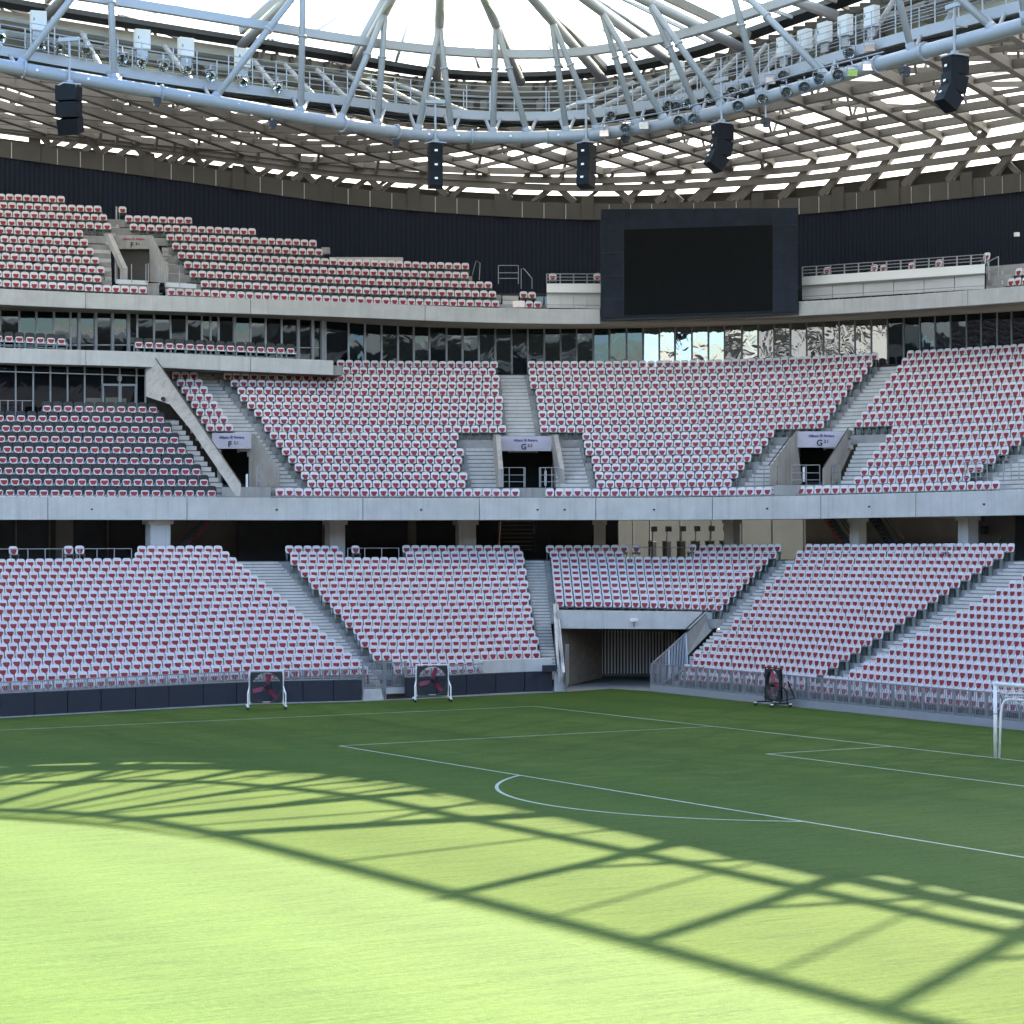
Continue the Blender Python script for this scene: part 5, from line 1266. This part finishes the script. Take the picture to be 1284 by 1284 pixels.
# nearest seats in view become individuals, the mass is one object
cand = []
for i, (p, nr, blk, row, k) in enumerate(SEATS):
    if blk in ('goal side', 'tunnel side'):
        x, y = pix(p+V((0,0,.7)))
        if 0 < x < 1284 and 0 < y < 1284: cand.append((depth(p), i))
cand.sort(); IND = set(i for _, i in cand[:300])
def seat_matrix(p, nr, z=0):
    y = V((nr.x, nr.y, 0)).normalized(); x = y.cross(V((0,0,1))).normalized(); m = Matrix((x, y, V((0,0,1)))).transposed().to_4x4(); m.translation = p; return m
ST_ = thing('stadium_seat', 'x', 'seat', (0,0,0))
A.build('shell', 'seat_white', ST_); B.build('seat_insert', 'seat_red', ST_); C_.build('bracket', 'seat_grey', ST_)
first = True; nl = {}
for i in sorted(IND):
    p, nr, blk, row, k = SEATS[i]
    lb = f'white and red seat, {od(k)} from the aisle, {"goal side" if blk == "goal side" else "tunnel side"}, {od(row)} row above the barrier'
    m = seat_matrix(p, nr)
    if first: ST_.matrix_world = m; ST_['label'] = lb; ST_['group'] = 'white and red seats of the lower tier'; first = False
    else: dup(ST_, m, lb, 'white and red seats of the lower tier')
sv = []; 
tv = np.array(A.v+B.v+C_.v); tf = A.f+[tuple(j+len(A.v) for j in f) for f in B.f]+[tuple(j+len(A.v)+len(B.v) for j in f) for f in C_.f]
tm = [0]*len(A.f)+[1]*len(B.f)+[2]*len(C_.f)
rest = [s for i, s in enumerate(SEATS) if i not in IND]
for px, w in PLAT:                                            # seats standing on the wheelchair platforms
    p = LT(px, 0, -.3); rest.append((p, -LT.normal(px), 'x', 0, 0))
for px, y0, D in ((693,352,139.6),(749,352,140.2),(1037,344,134.2),(1096,341,132.5),(1108,340.5,132),(1143,338,130.5),(1177,335,128.8),(1237,326,125)):
    p = at(px, y0-9.5, D+1.2); p.z -= .85; rest.append((p, -UF.normal(px), 'x', 0, 0))
n = len(tv); allv = np.zeros((len(rest)*n, 3)); lf = np.array([j for f in tf for j in f]); lt = np.array([len(f) for f in tf])
for i, s in enumerate(rest):
    m = np.array(seat_matrix(s[0], V(s[1])+V((rnd.gauss(0,.022), rnd.gauss(0,.022), 0)))); r_ = rnd.uniform(-.012, .012); m[:3,2] += m[:3,1]*rnd.gauss(0,.02); allv[i*n:(i+1)*n] = tv @ m[:3,:3].T + m[:3,3] + np.array([0,0,r_])
me = bpy.data.meshes.new('seat_rows'); nt2 = len(rest)
me.vertices.add(len(allv)); me.vertices.foreach_set('co', allv.ravel())
loops = np.concatenate([lf+i*n for i in range(nt2)]); tot = np.tile(lt, nt2); st_ = np.concatenate([[0], np.cumsum(tot)[:-1]])
me.loops.add(len(loops)); me.loops.foreach_set('vertex_index', loops.astype(np.int32))
me.polygons.add(len(tot)); me.polygons.foreach_set('loop_start', st_.astype(np.int32)); me.polygons.foreach_set('material_index', np.tile(np.array(tm, dtype=np.int32), nt2))
for m_ in ('seat_white','seat_red','seat_grey'): me.materials.append(M[m_])
me.update(calc_edges=True); me.validate()
o = bpy.data.objects.new('seat_rows', me); COL.objects.link(o); tag(o, 'rows of white and red seats filling the stands beyond the nearest block', 'seats', kind='stuff')
print('SEATS', len(SEATS), len(PSEATS), len(BSEATS), 'ind', len(IND))
# premium seats
PS = thing('padded_seat', 'x', 'seat', (0,0,0))
A2, B2, C2_, D2 = MB(), MB(), MB(), MB()
plate(A2, outline(.52, .40, 1.0, .14, 4, .52), 0, .05, .14, .45)
plate(B2, outline(.39, .43, .755, .10, 4, .42), .045, .035, .14, .45, dome=.006)
B2.box((0,.22,.43), (.46,.40,.05))
plate(C2_, [(x*1.12, z+.0) for x, z in HEART], .085, .014, .14, .45)
C2_.add([(-.16,.1,.457),(.16,.1,.457),(.16,.36,.457),(-.16,.36,.457)], [(0,1,2,3)])
D2.box((-.27,.14,.28), (.05,.34,.56)).box((.27,.14,.28), (.05,.34,.56)).box((0,.1,.2), (.4,.2,.06))
A2.build('back_frame', 'seat_black', PS); B2.build('back_pad', 'seat_white', PS); C2_.build('seat_insert', 'seat_red', PS); D2.build('armrests', 'seat_grey', PS)
first = True
for (p, nr, blk, row, k), src in [(s, 0) for s in PSEATS]+[(s, 1) for s in BSEATS]:
    x, y = pix(p+V((0,0,.7)))
    if x < -12: continue
    if src == 0: lb = f'black framed white and red seat, {od(k)} from the sloping wall, {od(row)} row of its block'; gr = 'black framed seats below the lounge windows'
    else: lb = f'black framed box seat on the balcony, {od(k)} from the {"lounge door at its inner end" if blk == "edge" else "door frame by the first gap"}'; gr = 'box seats on the balcony'
    m = seat_matrix(p, nr)
    if first: PS.matrix_world = m; PS['label'] = lb; PS['group'] = gr; first = False
    else: dup(PS, m, lb, gr)

# ================================================================ LIGHT, SKY, CAMERA
W = bpy.data.worlds.new('World'); SC.world = W; W.use_nodes = True; nt = W.node_tree
sk = nt.nodes.new('ShaderNodeTexSky'); sk.sky_type = 'NISHITA'; sk.sun_disc = False
el = math.asin(-SUN.z); sk.sun_elevation = el; sk.sun_rotation = math.atan2(-SUN.x, -SUN.y); sk.air_density = 1.0; sk.dust_density = .7; sk.ozone_density = 1.0
bg = nt.nodes['Background']; bg.inputs['Strength'].default_value = SKY; hs = nt.nodes.new('ShaderNodeHueSaturation'); hs.inputs['Saturation'].default_value = 1.15; nt.links.new(sk.outputs[0], hs.inputs['Color']); nt.links.new(hs.outputs[0], bg.inputs['Color'])
sl = bpy.data.lights.new('sun', 'SUN'); sl.energy = SUNE; sl.angle = math.radians(.53); sl.color = (1, .89, .67)
so = bpy.data.objects.new('sun', sl); COL.objects.link(so); so.rotation_euler = SUN.to_track_quat('-Z', 'Y').to_euler(); so.location = (0, 0, 80)
cd = bpy.data.cameras.new('camera'); cd.sensor_width = 36; cd.lens = FPX/1284*36; cd.clip_end = 4000; cd.clip_start = .5
co = bpy.data.objects.new('camera', cd); COL.objects.link(co); mm = Matrix((_r, _u, -_f)).transposed().to_4x4(); mm.translation = CP; co.matrix_world = mm; SC.camera = co
SC.view_settings.view_transform = 'Standard'; SC.view_settings.look = 'None'; SC.view_settings.exposure = EXPO; SC.view_settings.gamma = 1
SC.render.engine = 'CYCLES'; cy = SC.cycles; cy.use_denoising = True
try: cy.denoiser = 'OPENIMAGEDENOISE'
except Exception: pass
cy.max_bounces = 6; cy.diffuse_bounces = 3; cy.glossy_bounces = 3; cy.transparent_max_bounces = 12; cy.sample_clamp_indirect = 8; cy.caustics_reflective = False; cy.caustics_refractive = False
